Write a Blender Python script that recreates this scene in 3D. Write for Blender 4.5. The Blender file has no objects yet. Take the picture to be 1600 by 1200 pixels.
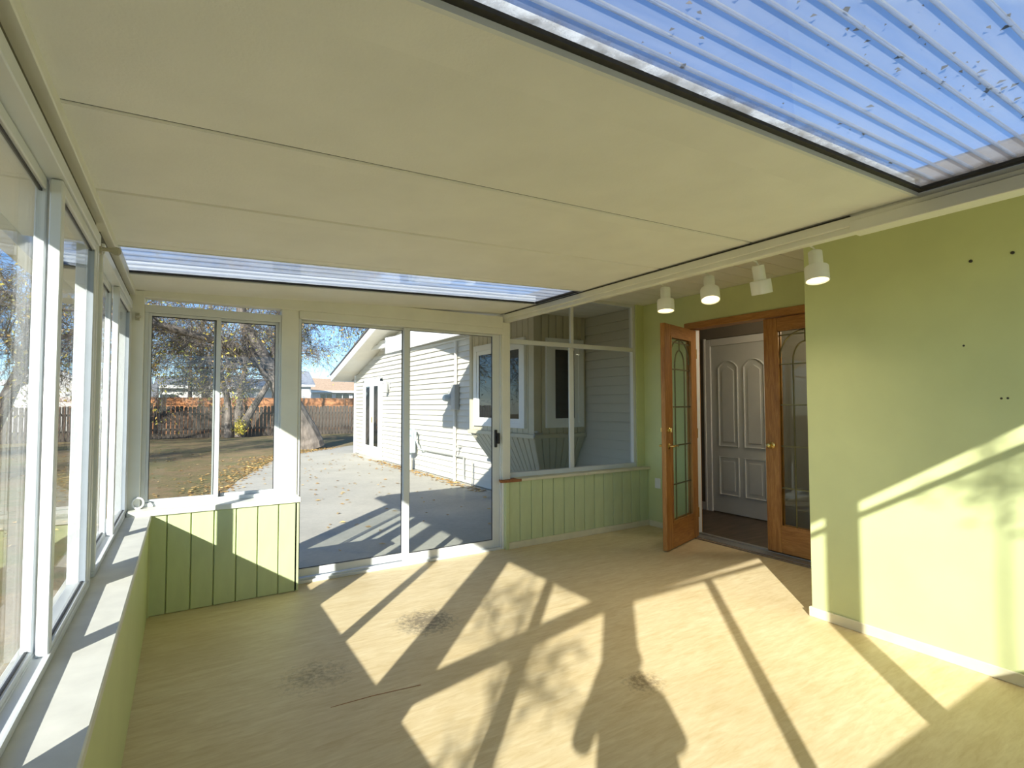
import bpy, bmesh, math, random
from mathutils import Vector, Matrix, Quaternion
sc = bpy.context.scene
COL = sc.collection
# ------------------------------------------------------------------ camera
F_PX = 821.9
yaw, pit, rol = math.radians(32.025), math.radians(2.24), math.radians(-0.149)
EYE = Vector((0, 0, 1.40))
fwd = Vector((math.sin(yaw)*math.cos(pit), math.cos(yaw)*math.cos(pit), math.sin(pit)))
rgt0 = Vector((math.cos(yaw), -math.sin(yaw), 0)); up0 = rgt0.cross(fwd)
rgt = math.cos(rol)*rgt0 + math.sin(rol)*up0
upv = -math.sin(rol)*rgt0 + math.cos(rol)*up0
cam = bpy.data.cameras.new('camera'); camo = bpy.data.objects.new('camera', cam); COL.objects.link(camo)
camo.matrix_world = Matrix(((rgt.x, upv.x, -fwd.x, EYE.x), (rgt.y, upv.y, -fwd.y, EYE.y), (rgt.z, upv.z, -fwd.z, EYE.z), (0, 0, 0, 1)))
cam.sensor_fit = 'HORIZONTAL'; cam.sensor_width = 36; cam.lens = F_PX*36/1600
cam.clip_start = 0.05; cam.clip_end = 400
sc.camera = camo
# ------------------------------------------------------------------ sky, sun, exposure
SUN_EL = math.radians(24.3); SUN_AZ = math.radians(43)
sdir = Vector((math.sin(SUN_AZ)*math.cos(SUN_EL), math.cos(SUN_AZ)*math.cos(SUN_EL), -math.sin(SUN_EL)))
W = bpy.data.worlds.new('sky'); sc.world = W; W.use_nodes = True
wn = W.node_tree.nodes; wl = W.node_tree.links
bgn = wn['Background']
sky = wn.new('ShaderNodeTexSky'); sky.sky_type = 'NISHITA'; sky.sun_disc = False
sky.sun_elevation = SUN_EL; sky.sun_rotation = math.pi + SUN_AZ
sky.altitude = 700; sky.air_density = 0.85; sky.dust_density = 0.1; sky.ozone_density = 5.0
wl.new(sky.outputs[0], bgn.inputs[0]); bgn.inputs[1].default_value = 0.135
sun = bpy.data.lights.new('sun', 'SUN'); suno = bpy.data.objects.new('sun', sun); COL.objects.link(suno)
sun.energy = 5.2; sun.angle = math.radians(0.53); sun.color = (1.0, 0.95, 0.86)
suno.rotation_euler = sdir.to_track_quat('-Z', 'Y').to_euler(); suno.location = (-6, -6, 8)
vs = sc.view_settings
vs.view_transform = 'Standard'; vs.look = 'None'; vs.gamma = 1.0; vs.use_curve_mapping = False
vs.exposure = 0.95
cy = sc.cycles
cy.use_denoising = True; cy.max_bounces = 14; cy.diffuse_bounces = 8; cy.glossy_bounces = 6
cy.transmission_bounces = 10; cy.transparent_max_bounces = 40
cy.caustics_reflective = False; cy.caustics_refractive = False; cy.sample_clamp_indirect = 8

# ------------------------------------------------------------------ materials
def nodes(name):
    m = bpy.data.materials.new(name); m.use_nodes = True
    nt = m.node_tree; b = nt.nodes['Principled BSDF']
    return m, nt, b
def S(b, **k):
    for n, v in k.items():
        n = n.replace('_', ' ')
        if n in b.inputs: b.inputs[n].default_value = v
def c4(c): return (c[0], c[1], c[2], 1)
def coords(nt, scale=(1, 1, 1), kind='Object', rot=(0, 0, 0)):
    tc = nt.nodes.new('ShaderNodeTexCoord'); mp = nt.nodes.new('ShaderNodeMapping')
    mp.inputs['Scale'].default_value = scale; mp.inputs['Rotation'].default_value = rot
    nt.links.new(tc.outputs[kind], mp.inputs[0]); return mp.outputs[0]
def noise(nt, vec, scale, detail=3, rough=0.55, dist=0):
    n = nt.nodes.new('ShaderNodeTexNoise'); n.inputs['Scale'].default_value = scale
    n.inputs['Detail'].default_value = detail; n.inputs['Roughness'].default_value = rough
    n.inputs['Distortion'].default_value = dist
    if vec is not None: nt.links.new(vec, n.inputs['Vector'])
    return n.outputs['Fac']
def ramp(nt, fac, stops):
    r = nt.nodes.new('ShaderNodeValToRGB'); e = r.color_ramp.elements
    while len(e) < len(stops): e.new(0.5)
    for i, (p, c) in enumerate(stops): e[i].position = p; e[i].color = c4(c)
    nt.links.new(fac, r.inputs[0]); return r.outputs[0]
def mixc(nt, fac, a, b, mode='MIX'):
    m = nt.nodes.new('ShaderNodeMix'); m.data_type = 'RGBA'; m.blend_type = mode
    for i, v in ((0, fac), (6, a), (7, b)):
        if isinstance(v, (int, float)): m.inputs[i].default_value = v
        elif isinstance(v, tuple): m.inputs[i].default_value = c4(v)
        else: nt.links.new(v, m.inputs[i])
    return m.outputs[2]
def bump(nt, b, h, strength=0.2, dist=0.01):
    n = nt.nodes.new('ShaderNodeBump'); n.inputs['Strength'].default_value = strength; n.inputs['Distance'].default_value = dist
    nt.links.new(h, n.inputs['Height']); nt.links.new(n.outputs[0], b.inputs['Normal'])
def plain(name, col, rough=0.5, var=0.12, scale=6, metal=0, bmp=0.0, bscale=60, spec=0.5, st=(1, 1, 1)):
    m, nt, b = nodes(name); S(b, Roughness=rough, Metallic=metal); b.inputs['Specular IOR Level'].default_value = spec
    v = coords(nt, st)
    f = noise(nt, v, scale, 4)
    d = tuple(x*(1-var) for x in col); l = tuple(min(1, x*(1+var*0.6)) for x in col)
    nt.links.new(ramp(nt, f, [(0.3, d), (0.7, l)]), b.inputs['Base Color'])
    if bmp: bump(nt, b, noise(nt, v, bscale, 4), bmp, 0.004)
    return m
M = {}
M['green'] = plain('green_paint', (0.60, 0.655, 0.335), 0.45, 0.05, 3, bmp=0.08, bscale=90)
M['green_board'] = plain('pale_green_board_paint', (0.58, 0.66, 0.37), 0.42, 0.07, 4, bmp=0.1, bscale=50, st=(3, 3, 1))
M['white_alu'] = plain('white_coated_aluminium', (0.68, 0.71, 0.72), 0.35, 0.04, 5)
M['white_frame'] = plain('white_painted_frame', (0.78, 0.78, 0.70), 0.45, 0.05, 5, bmp=0.05)
M['sill'] = plain('grey_white_worn_sill_paint', (0.70, 0.70, 0.64), 0.5, 0.10, 9, bmp=0.12, bscale=30)
M['cream'] = plain('cream_trim_paint', (0.74, 0.70, 0.50), 0.5, 0.08, 8)
M['ceiling'] = plain('stucco_white_ceiling_panel', (0.80, 0.80, 0.76), 0.6, 0.05, 3, bmp=0.35, bscale=110)
M['soffit'] = plain('white_soffit', (0.80, 0.78, 0.70), 0.55, 0.05, 4)
M['lamp_white'] = plain('white_lamp_enamel', (0.80, 0.80, 0.74), 0.35, 0.03, 6)
M['siding'] = plain('pale_siding', (0.58, 0.56, 0.495), 0.5, 0.05, 2, bmp=0.06)
M['bay_board'] = plain('beige_vertical_siding', (0.56, 0.52, 0.39), 0.5, 0.06, 3)
M['stile_shade'] = plain('blue_grey_stile_shade', (0.30, 0.34, 0.38), 0.5, 0.1, 6)
M['slot_shade'] = plain('dark_olive_slot_shade', (0.10, 0.095, 0.06), 0.7, 0.2, 8)
M['fascia_brown'] = plain('stained_fascia', (0.17, 0.14, 0.11), 0.8, 0.25, 9)
M['vinyl'] = plain('white_vinyl', (0.82, 0.83, 0.82), 0.35, 0.03, 4)
M['black'] = plain('black_rubber', (0.015, 0.015, 0.017), 0.5, 0.2, 20)
M['dark_gap'] = plain('dark_grimy_gasket', (0.03, 0.028, 0.022), 0.7, 0.4, 30)
M['grey_metal'] = plain('brushed_grey_aluminium', (0.42, 0.43, 0.42), 0.35, 0.15, 12, metal=0.6)
M['brass'] = plain('polished_brass', (0.80, 0.58, 0.20), 0.2, 0.1, 10, metal=1.0)
M['came'] = plain('dull_brass_came', (0.22, 0.20, 0.10), 0.4, 0.2, 10, metal=0.7)
M['door_white'] = plain('white_moulded_door', (0.66, 0.68, 0.66), 0.45, 0.04, 4)
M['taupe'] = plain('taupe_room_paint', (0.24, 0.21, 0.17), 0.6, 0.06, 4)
M['hall'] = plain('hall_darkness_colour', (0.05, 0.048, 0.045), 0.8, 0.1, 4)  # the hall's lack of light is put into this near-black colour
M['gas_grey'] = plain('grey_painted_steel', (0.45, 0.52, 0.55), 0.45, 0.1, 12)
M['meter_grey'] = plain('galvanised_grey', (0.40, 0.40, 0.38), 0.5, 0.1, 12)
M['beige_pipe'] = plain('beige_pipe', (0.62, 0.60, 0.54), 0.5, 0.08, 10)
M['far_glass'] = plain('glass_with_dark_room', (0.015, 0.018, 0.02), 0.02, 0.05, 2, spec=0.8)  # near-black base stands for the dark rooms behind the far panes
M['broken_wood'] = plain('bare_broken_wood', (0.35, 0.14, 0.05), 0.8, 0.3, 40)
M['olive_plastic'] = plain('olive_grey_plastic', (0.42, 0.40, 0.30), 0.45, 0.1, 20)
M['roof_dark'] = plain('dark_shingle', (0.10, 0.10, 0.11), 0.9, 0.3, 30)
M['roof_grey'] = plain('grey_shingle', (0.30, 0.32, 0.36), 0.9, 0.2, 6)
M['roof_tan'] = plain('tan_shingle', (0.52, 0.36, 0.24), 0.9, 0.2, 6)
M['stucco_white'] = plain('white_stucco', (0.78, 0.77, 0.74), 0.8, 0.05, 2)
M['stucco_shaded'] = plain('blue_grey_shaded_stucco', (0.22, 0.24, 0.28), 0.8, 0.08, 2)
M['fence_grey'] = plain('weathered_grey_fence_wood', (0.115, 0.095, 0.078), 0.9, 0.55, 5, st=(3, 3, 1))
M['fence_orange'] = plain('orange_cedar_fence_wood', (0.62, 0.28, 0.12), 0.8, 0.25, 5, st=(3, 3, 1))
M['bark'] = plain('grey_bark', (0.20, 0.17, 0.145), 0.95, 0.6, 9, bmp=0.9, bscale=14, st=(1, 1, 0.35))
M['bark_dark'] = plain('dark_twig_bark', (0.11, 0.088, 0.072), 0.95, 0.4, 9)
M['skin'] = plain('skin', (0.62, 0.40, 0.30), 0.5, 0.05, 8)
M['shirt'] = plain('dark_blue_cloth', (0.06, 0.07, 0.11), 0.9, 0.2, 30)
M['hair'] = plain('brown_hair', (0.06, 0.04, 0.025), 0.6, 0.3, 40)
M['dark_wood'] = plain('weathered_plank', (0.25, 0.20, 0.15), 0.9, 0.3, 6, st=(1, 6, 6))

def leafmat(name, stops, rough=0.6):
    m, nt, b = nodes(name); S(b, Roughness=rough)
    g = nt.nodes.new('ShaderNodeNewGeometry')
    nt.links.new(ramp(nt, g.outputs['Random Per Island'], stops), b.inputs['Base Color'])
    return m
M['leaf'] = leafmat('autumn_leaf', [(0.0, (0.20, 0.22, 0.05)), (0.4, (0.34, 0.32, 0.06)), (0.7, (0.55, 0.44, 0.08)), (1.0, (0.42, 0.22, 0.06))])
M['leaf_yellow'] = leafmat('yellow_leaf', [(0.0, (0.45, 0.42, 0.05)), (0.5, (0.75, 0.58, 0.06)), (1.0, (0.55, 0.50, 0.10))])
M['leaf_fallen'] = leafmat('fallen_leaf', [(0.0, (0.30, 0.16, 0.06)), (0.5, (0.55, 0.33, 0.10)), (1.0, (0.66, 0.48, 0.20))])
M['needle'] = leafmat('spruce_needle', [(0.0, (0.05, 0.07, 0.05)), (1.0, (0.10, 0.13, 0.09))])
M['debris'] = leafmat('skylight_debris', [(0.0, (0.05, 0.045, 0.03)), (0.6, (0.16, 0.11, 0.06)), (1.0, (0.40, 0.30, 0.2))])

# plywood subfloor
m, nt, b = nodes('oiled_plywood_floor'); M['floor'] = m; S(b, Roughness=0.5)
v = coords(nt, (1, 1, 1)); vg = coords(nt, (1.0, 5.5, 1), rot=(0, 0, math.radians(6)))
g1 = noise(nt, vg, 2.2, 8, 0.62, 1.2); g2 = noise(nt, vg, 9, 6, 0.6, 0.6); blot = noise(nt, v, 1.1, 5, 0.6); spk = noise(nt, v, 38, 6, 0.7)
base = ramp(nt, g1, [(0.28, (0.61, 0.465, 0.24)), (0.5, (0.71, 0.58, 0.345)), (0.72, (0.78, 0.675, 0.45))])
base = mixc(nt, 0.5, base, ramp(nt, g2, [(0.3, (0.55, 0.42, 0.21)), (0.7, (0.80, 0.69, 0.47))]))
base = mixc(nt, ramp(nt, blot, [(0.52, (0, 0, 0)), (0.75, (0.5, 0.5, 0.5))]), base, (0.52, 0.40, 0.20))
tc = nt.nodes.new('ShaderNodeTexCoord')
def spot(cx, cy_, r, col, lo, hi):
    global base
    sub = nt.nodes.new('ShaderNodeVectorMath'); sub.operation = 'SUBTRACT'; nt.links.new(tc.outputs['Object'], sub.inputs[0]); sub.inputs[1].default_value = (cx, cy_, 0)
    ln = nt.nodes.new('ShaderNodeVectorMath'); ln.operation = 'LENGTH'; nt.links.new(sub.outputs[0], ln.inputs[0])
    mr = nt.nodes.new('ShaderNodeMapRange'); nt.links.new(ln.outputs['Value'], mr.inputs[0]); mr.inputs[1].default_value = 0; mr.inputs[2].default_value = r; mr.inputs[3].default_value = 1; mr.inputs[4].default_value = 0
    mu = nt.nodes.new('ShaderNodeMath'); mu.operation = 'MULTIPLY'; nt.links.new(mr.outputs[0], mu.inputs[0]); nt.links.new(spk, mu.inputs[1])
    base = mixc(nt, ramp(nt, mu.outputs[0], [(lo, (0, 0, 0)), (hi, (0.85, 0.85, 0.85))]), base, col)
FLOOR_C = (2.125, 2.0)
spot(1.36-FLOOR_C[0], 3.23-FLOOR_C[1], 0.42, (0.16, 0.13, 0.09), 0.24, 0.42)
spot(2.0-FLOOR_C[0], 1.95-FLOOR_C[1], 0.25, (0.25, 0.18, 0.10), 0.26, 0.45)
spot(0.6-FLOOR_C[0], 2.9-FLOOR_C[1], 0.45, (0.26, 0.20, 0.11), 0.30, 0.55)
nt.links.new(base, b.inputs['Base Color']); bump(nt, b, g2, 0.12, 0.003)

# oak
def oak(name, axis, c0, c1, c2):
    m, nt, b = nodes(name); S(b, Roughness=0.38)
    st = {'z': (9, 9, 0.9), 'y': (9, 0.9, 9), 'x': (0.9, 9, 9)}[axis]
    v = coords(nt, st); n = noise(nt, v, 2.2, 5, 0.6, 1.6); n2 = noise(nt, coords(nt, tuple(s*6 for s in st)), 3, 3)
    col = ramp(nt, n, [(0.3, c0), (0.5, c1), (0.68, c2)])
    col = mixc(nt, ramp(nt, n2, [(0.45, (0.35, 0.35, 0.35)), (0.6, (0, 0, 0))]), col, c0)
    nt.links.new(col, b.inputs['Base Color']); bump(nt, b, n2, 0.08, 0.002); return m
M['oak_v'] = oak('oak_upright_grain', 'z', (0.27, 0.105, 0.022), (0.43, 0.20, 0.05), (0.52, 0.265, 0.075))
M['oak_h'] = oak('oak_level_grain', 'y', (0.27, 0.105, 0.022), (0.43, 0.20, 0.05), (0.52, 0.265, 0.075))
M['oak_x'] = oak('oak_leaf_grain', 'x', (0.27, 0.105, 0.022), (0.43, 0.20, 0.05), (0.52, 0.265, 0.075))

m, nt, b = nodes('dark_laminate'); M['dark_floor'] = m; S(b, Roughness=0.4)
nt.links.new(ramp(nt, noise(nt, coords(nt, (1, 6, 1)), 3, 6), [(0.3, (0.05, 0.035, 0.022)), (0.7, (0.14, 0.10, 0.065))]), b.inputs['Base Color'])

# thin clear glass: see-through with Fresnel reflection on each face
def glass(name, tint=(0.93, 0.95, 0.94), ior=1.45):
    m = bpy.data.materials.new(name); m.use_nodes = True; nt = m.node_tree; nt.nodes.clear()
    out = nt.nodes.new('ShaderNodeOutputMaterial'); mx = nt.nodes.new('ShaderNodeMixShader')
    tr = nt.nodes.new('ShaderNodeBsdfTransparent'); gl = nt.nodes.new('ShaderNodeBsdfGlossy')
    tr.inputs[0].default_value = c4(tint); gl.inputs['Roughness'].default_value = 0.0
    ge = nt.nodes.new('ShaderNodeNewGeometry')
    def mth(op, a, b=None):
        q = nt.nodes.new('ShaderNodeMath'); q.operation = op
        for i, v in enumerate((a, b)):
            if v is None: continue
            if isinstance(v, (int, float)): q.inputs[i].default_value = v
            else: nt.links.new(v, q.inputs[i])
        return q.outputs[0]
    dt = nt.nodes.new('ShaderNodeVectorMath'); dt.operation = 'DOT_PRODUCT'
    nt.links.new(ge.outputs['Normal'], dt.inputs[0]); nt.links.new(ge.outputs['Incoming'], dt.inputs[1])
    f0 = ((ior-1)/(ior+1))**2
    frs = mth('ADD', mth('MULTIPLY', mth('POWER', mth('SUBTRACT', 1.0, mth('ABSOLUTE', dt.outputs['Value'])), 5.0), 1-f0), f0)
    n = noise(nt, coords(nt), 1.3, 2); ad = nt.nodes.new('ShaderNodeMapRange'); nt.links.new(n, ad.inputs[0])
    ad.inputs[3].default_value = 0.45; ad.inputs[4].default_value = 0.65
    mu = nt.nodes.new('ShaderNodeMath'); mu.operation = 'MULTIPLY'; nt.links.new(frs, mu.inputs[0]); nt.links.new(ad.outputs[0], mu.inputs[1])
    nt.links.new(mu.outputs[0], mx.inputs[0]); nt.links.new(tr.outputs[0], mx.inputs[1]); nt.links.new(gl.outputs[0], mx.inputs[2])
    nt.links.new(mx.outputs[0], out.inputs[0]); return m
M['glass'] = glass('window_glass', (0.955, 0.97, 0.965))
M['glass_screen'] = glass('tinted_window_glass', (0.86, 0.87, 0.86))
M['glass_lead'] = glass('leaded_door_glass', (0.90, 0.95, 0.92), 1.5)

# ribbed clear polycarbonate: glass body with grime along its edges
def poly(name, rough, tint, edge=None, haze=(0.03, 0.20)):
    m = bpy.data.materials.new(name); m.use_nodes = True; nt = m.node_tree; nt.nodes.clear()
    out = nt.nodes.new('ShaderNodeOutputMaterial'); mx = nt.nodes.new('ShaderNodeMixShader')
    g = nt.nodes.new('ShaderNodeBsdfGlass'); g.inputs['Color'].default_value = c4(tint); g.inputs['Roughness'].default_value = rough; g.inputs['IOR'].default_value = 1.2
    t = nt.nodes.new('ShaderNodeBsdfTranslucent'); t.inputs[0].default_value = (0.75, 0.8, 0.85, 1)
    d = nt.nodes.new('ShaderNodeBsdfDiffuse'); n2 = noise(nt, coords(nt), 14, 5, 0.7)
    nt.links.new(ramp(nt, n2, [(0.3, (0.12, 0.10, 0.08)), (0.7, (0.45, 0.38, 0.31))]), d.inputs[0])
    f = noise(nt, coords(nt, (0.4, 3, 1)), 4, 4)
    nt.links.new(ramp(nt, f, [(0.35, (haze[0],)*3), (0.7, (haze[1],)*3)]), mx.inputs[0])
    nt.links.new(g.outputs[0], mx.inputs[1]); nt.links.new(t.outputs[0], mx.inputs[2])
    last = mx.outputs[0]
    if edge:
        tcn = nt.nodes.new('ShaderNodeTexCoord'); sp = nt.nodes.new('ShaderNodeSeparateXYZ'); nt.links.new(tcn.outputs['Object'], sp.inputs[0])
        hx, hy, w = edge
        acc = None
        for o, h in ((0, hx), (1, hy)):
            ab = nt.nodes.new('ShaderNodeMath'); ab.operation = 'ABSOLUTE'; nt.links.new(sp.outputs[o], ab.inputs[0])
            mr = nt.nodes.new('ShaderNodeMapRange'); nt.links.new(ab.outputs[0], mr.inputs[0]); mr.inputs[1].default_value = h-w; mr.inputs[2].default_value = h-w*0.25; mr.clamp = True
            if acc is None: acc = mr.outputs[0]
            else:
                mm = nt.nodes.new('ShaderNodeMath'); mm.operation = 'MAXIMUM'; nt.links.new(acc, mm.inputs[0]); nt.links.new(mr.outputs[0], mm.inputs[1]); acc = mm.outputs[0]
        mu = nt.nodes.new('ShaderNodeMath'); mu.operation = 'MULTIPLY'; nt.links.new(acc, mu.inputs[0])
        nt.links.new(ramp(nt, n2, [(0.3, (0.15, 0.15, 0.15)), (0.7, (0.75, 0.75, 0.75))]), mu.inputs[1])
        m2 = nt.nodes.new('ShaderNodeMixShader'); nt.links.new(mu.outputs[0], m2.inputs[0]); nt.links.new(last, m2.inputs[1]); nt.links.new(d.outputs[0], m2.inputs[2]); last = m2.outputs[0]
    nt.links.new(last, out.inputs[0]); return m
M['rib'] = poly('polycarbonate_rib', 0.15, (0.96, 0.98, 1.0), None, (0.30, 0.5))

def concrete():
    m, nt, b = nodes('patio_concrete'); S(b, Roughness=0.85)
    v = coords(nt); f = noise(nt, v, 0.8, 6, 0.6); f2 = noise(nt, v, 25, 4)
    col = ramp(nt, f, [(0.3, (0.42, 0.40, 0.34)), (0.7, (0.58, 0.55, 0.465))]); col = mixc(nt, 0.25, col, ramp(nt, f2, [(0.3, (0.37, 0.35, 0.31)), (0.7, (0.62, 0.59, 0.52))]))
    nt.links.new(col, b.inputs['Base Color']); bump(nt, b, f2, 0.2, 0.004); return m
M['concrete'] = concrete()
m, nt, b = nodes('leaf_strewn_lawn'); M['lawn'] = m; S(b, Roughness=0.95)
v = coords(nt); f = noise(nt, v, 0.35, 5, 0.6); f2 = noise(nt, v, 2.2, 7, 0.75); f3 = noise(nt, v, 9, 6, 0.8)
col = ramp(nt, f, [(0.3, (0.19, 0.19, 0.07)), (0.5, (0.28, 0.20, 0.10)), (0.7, (0.33, 0.22, 0.11))])
col = mixc(nt, ramp(nt, f2, [(0.45, (0, 0, 0)), (0.62, (0.7, 0.7, 0.7))]), col, (0.16, 0.17, 0.055))
col = mixc(nt, ramp(nt, f3, [(0.56, (0, 0, 0)), (0.66, (0.8, 0.8, 0.8))]), col, (0.46, 0.30, 0.13))
nt.links.new(col, b.inputs['Base Color']); bump(nt, b, f2, 0.6, 0.05)

m, nt, b = nodes('lit_lamp_bulb'); M['bulb'] = m
S(b, Roughness=0.3); b.inputs['Emission Color'].default_value = (1, 0.78, 0.45, 1); b.inputs['Emission Strength'].default_value = 1.4; b.inputs['Base Color'].default_value = (0.9, 0.85, 0.7, 1)

# ------------------------------------------------------------------ builders
POS = {}
BOXF = [(0, 3, 2, 1), (4, 5, 6, 7), (0, 1, 5, 4), (1, 2, 6, 5), (2, 3, 7, 6), (3, 0, 4, 7)]
def bx(x0, x1, y0, y1, z0, z1):
    return [(x0, y0, z0), (x1, y0, z0), (x1, y1, z0), (x0, y1, z0), (x0, y0, z1), (x1, y0, z1), (x1, y1, z1), (x0, y1, z1)]
class G:
    def __init__(s): s.v = []; s.f = []
    def add(s, vs, fs):
        n = len(s.v); s.v += [tuple(p) for p in vs]; s.f += [tuple(i+n for i in f) for f in fs]; return s
    def box(s, *b): return s.add(bx(*b), BOXF)
    def hexa(s, vs): return s.add(vs, BOXF)
    def prism(s, poly, axis, a, b_):
        n = len(poly)
        def P(p, t): return {'x': (t, p[0], p[1]), 'y': (p[0], t, p[1]), 'z': (p[0], p[1], t)}[axis]
        vs = [P(p, a) for p in poly] + [P(p, b_) for p in poly]
        fs = [tuple(range(n)), tuple(range(2*n-1, n-1, -1))] + [(i, i+n, (i+1) % n+n, (i+1) % n) for i in range(n)]
        return s.add(vs, fs)
    def tube(s, pts, rad, n=8, cap=True):
        pts = [Vector(p) for p in pts]
        if not isinstance(rad, (list, tuple)): rad = [rad]*len(pts)
        rings = []; prev = None
        for i, p in enumerate(pts):
            t = (pts[min(i+1, len(pts)-1)] - pts[max(i-1, 0)]).normalized()
            a = prev if prev is not None else (Vector((0, 0, 1)) if abs(t.z) < 0.9 else Vector((1, 0, 0)))
            u = t.cross(a)
            if u.length < 1e-4: u = t.cross(Vector((0.3, 1, 0.2)))
            u.normalize(); w = u.cross(t).normalized(); prev = w
            rings.append([p + rad[i]*(math.cos(2*math.pi*k/n)*u + math.sin(2*math.pi*k/n)*w) for k in range(n)])
        b0 = len(s.v)
        for r in rings: s.v += [tuple(q) for q in r]
        for i in range(len(rings)-1):
            for k in range(n):
                a = b0+i*n+k; c = b0+i*n+(k+1) % n
                s.f.append((a, c, c+n, a+n))
        if cap:
            s.f.append(tuple(b0+k for k in range(n-1, -1, -1))); e = b0+(len(rings)-1)*n; s.f.append(tuple(e+k for k in range(n)))
        return s
    def lathe(s, prof, c, n=20, axis=Vector((0, 0, 1))):
        q = Vector((0, 0, 1)).rotation_difference(axis); b0 = len(s.v); c = Vector(c)
        for r, h in prof:
            for k in range(n): s.v.append(tuple(c + q @ Vector((r*math.cos(2*math.pi*k/n), r*math.sin(2*math.pi*k/n), h))))
        for i in range(len(prof)-1):
            for k in range(n):
                a = b0+i*n+k; d = b0+i*n+(k+1) % n; s.f.append((a, d, d+n, a+n))
        s.f.append(tuple(b0+k for k in range(n-1, -1, -1))); e = b0+(len(prof)-1)*n; s.f.append(tuple(e+k for k in range(n)))
        return s
def put(name, g, mat, parent=None, bevel=0, smooth=False, label=None, category=None, kind=None, group=None, segs=1):
    xs = [p[0] for p in g.v]; ys = [p[1] for p in g.v]; zs = [p[2] for p in g.v]
    c = Vector(((min(xs)+max(xs))/2, (min(ys)+max(ys))/2, (min(zs)+max(zs))/2))
    me = bpy.data.meshes.new(name); me.from_pydata([(p[0]-c.x, p[1]-c.y, p[2]-c.z) for p in g.v], [], g.f); me.update()
    me.materials.append(mat)
    bm = bmesh.new(); bm.from_mesh(me)
    if len(bm.faces) < 3000: bmesh.ops.recalc_face_normals(bm, faces=bm.faces)
    bm.to_mesh(me); bm.free()
    if smooth:
        me.polygons.foreach_set('use_smooth', [True]*len(me.polygons))
    o = bpy.data.objects.new(name, me); COL.objects.link(o); POS[o.name] = c
    if parent is not None:
        o.parent = parent; o.location = c - POS[parent.name]
    else: o.location = c
    if bevel:
        md = o.modifiers.new('bevel', 'BEVEL'); md.width = bevel; md.segments = segs; md.limit_method = 'ANGLE'; md.angle_limit = math.radians(40)
    if smooth:
        try:
            md = o.modifiers.new('edges', 'EDGE_SPLIT'); md.split_angle = math.radians(38)
        except Exception: pass
    tag(o, label, category, kind, group); return o
def tag(o, label=None, category=None, kind=None, group=None):
    if label: o['label'] = label
    if category: o['category'] = category
    if kind: o['kind'] = kind
    if group: o['group'] = group
    return o
def thing(name, label, category, loc=(0, 0, 0), kind=None, group=None, local=False):
    o = bpy.data.objects.new(name, None); COL.objects.link(o); o.empty_display_size = 0.1
    o.location = loc; POS[o.name] = Vector((0, 0, 0)) if local else Vector(loc)
    return tag(o, label, category, kind, group)
def B(name, b, mat, parent=None, bevel=0, **k): return put(name, G().box(*b), mat, parent, bevel, **k)
def again(src, name, loc, parent, mat=None):
    o = src.copy(); COL.objects.link(o); o.name = name; o.parent = parent
    o.location = Vector(loc) - (POS[parent.name] if parent else Vector()); POS[o.name] = Vector(loc); return o
R = random.Random(7)

# ================================================================== SETTING: ground and floor
EXT = -0.10
floor = B('floor', (-0.37, 4.62, -0.5, 4.5, -0.09, 0.0), M['floor'], kind='structure', label='yellowed bare plywood floor with long sunlit shadows', category='floor')
# a long dark scuff on the plywood
put('scratch', G().prism([(0.607, 2.560), (0.80, 2.551), (1.035, 2.520), (1.036, 2.5245), (0.80, 2.556), (0.607, 2.563)], 'z', -0.004, 0.001), M['broken_wood'], floor)
lawn = put('lawn', G().prism([(-60, -30), (60, -30), (60, 70), (-60, 70)], 'z', EXT-0.3, EXT-0.012), M['lawn'], kind='structure', label='brown leaf-strewn lawn beyond the concrete patio', category='lawn')
patio_poly = [(-0.55, -6), (-0.55, 4.6), (0.05, 5.4), (0.32, 8), (0.56, 10), (0.95, 11.8), (1.5, 13.6), (2.0, 15.3), (2.6, 16.8), (3.6, 18.0), (4.8, 19.3), (6.0, 20.3), (6.6, 20.3), (6.6, -6)]
patio = put('patio', G().prism(patio_poly, 'z', EXT-0.12, EXT), M['concrete'], kind='structure', label='grey concrete patio slab outside the sliding door', category='patio')

# ================================================================== LEFT WALL
XI, XO = -0.176, -0.42
wl_ = B('wall_left', (XO, XI, -0.5, 4.52, EXT, 0.635), M['green'], kind='structure', label='low pale green wall under the long left windows', category='wall')
B('corner_bead', (XI-0.004, XI+0.010, 4.265, 4.28, 0, 0.635), M['green'], wl_)
sl = put('trim_1', G().box(-0.405, XI+0.012, -0.45, 4.45, 0.637, 0.672), M['sill'], bevel=0.004, kind='structure', label='worn grey-white sill board along the left windows', category='sill')
posts_y = [(-0.50, -0.33), (1.115, 1.265), (2.725, 2.865), (4.40, 4.50)]
def post(name, b, label):
    t = B(name, b, M['white_frame'], bevel=0.004, kind='structure', label=label, category='post'); return t
post('trim_2', (-0.40, -0.295, -0.50, -0.345, 0.672, 2.20), 'white corner post behind the camera')
post('trim_3', (-0.378, -0.315, 1.115, 1.265, 0.672, 2.10), 'white post between the first two left windows')
post('trim_4', (-0.376, -0.318, 2.735, 2.86, 0.672, 2.10), 'white post in the middle of the left windows')
post('trim_5', (-0.40, -0.236, 4.385, 4.52, 0.672, 2.19), 'white corner post where left and back windows meet')
B('trim_6', (-0.405, -0.285, -0.5, 4.40, 2.155, 2.215), M['white_frame'], bevel=0.003, kind='structure', label='white fascia strip between left windows and ceiling', category='trim')
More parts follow.
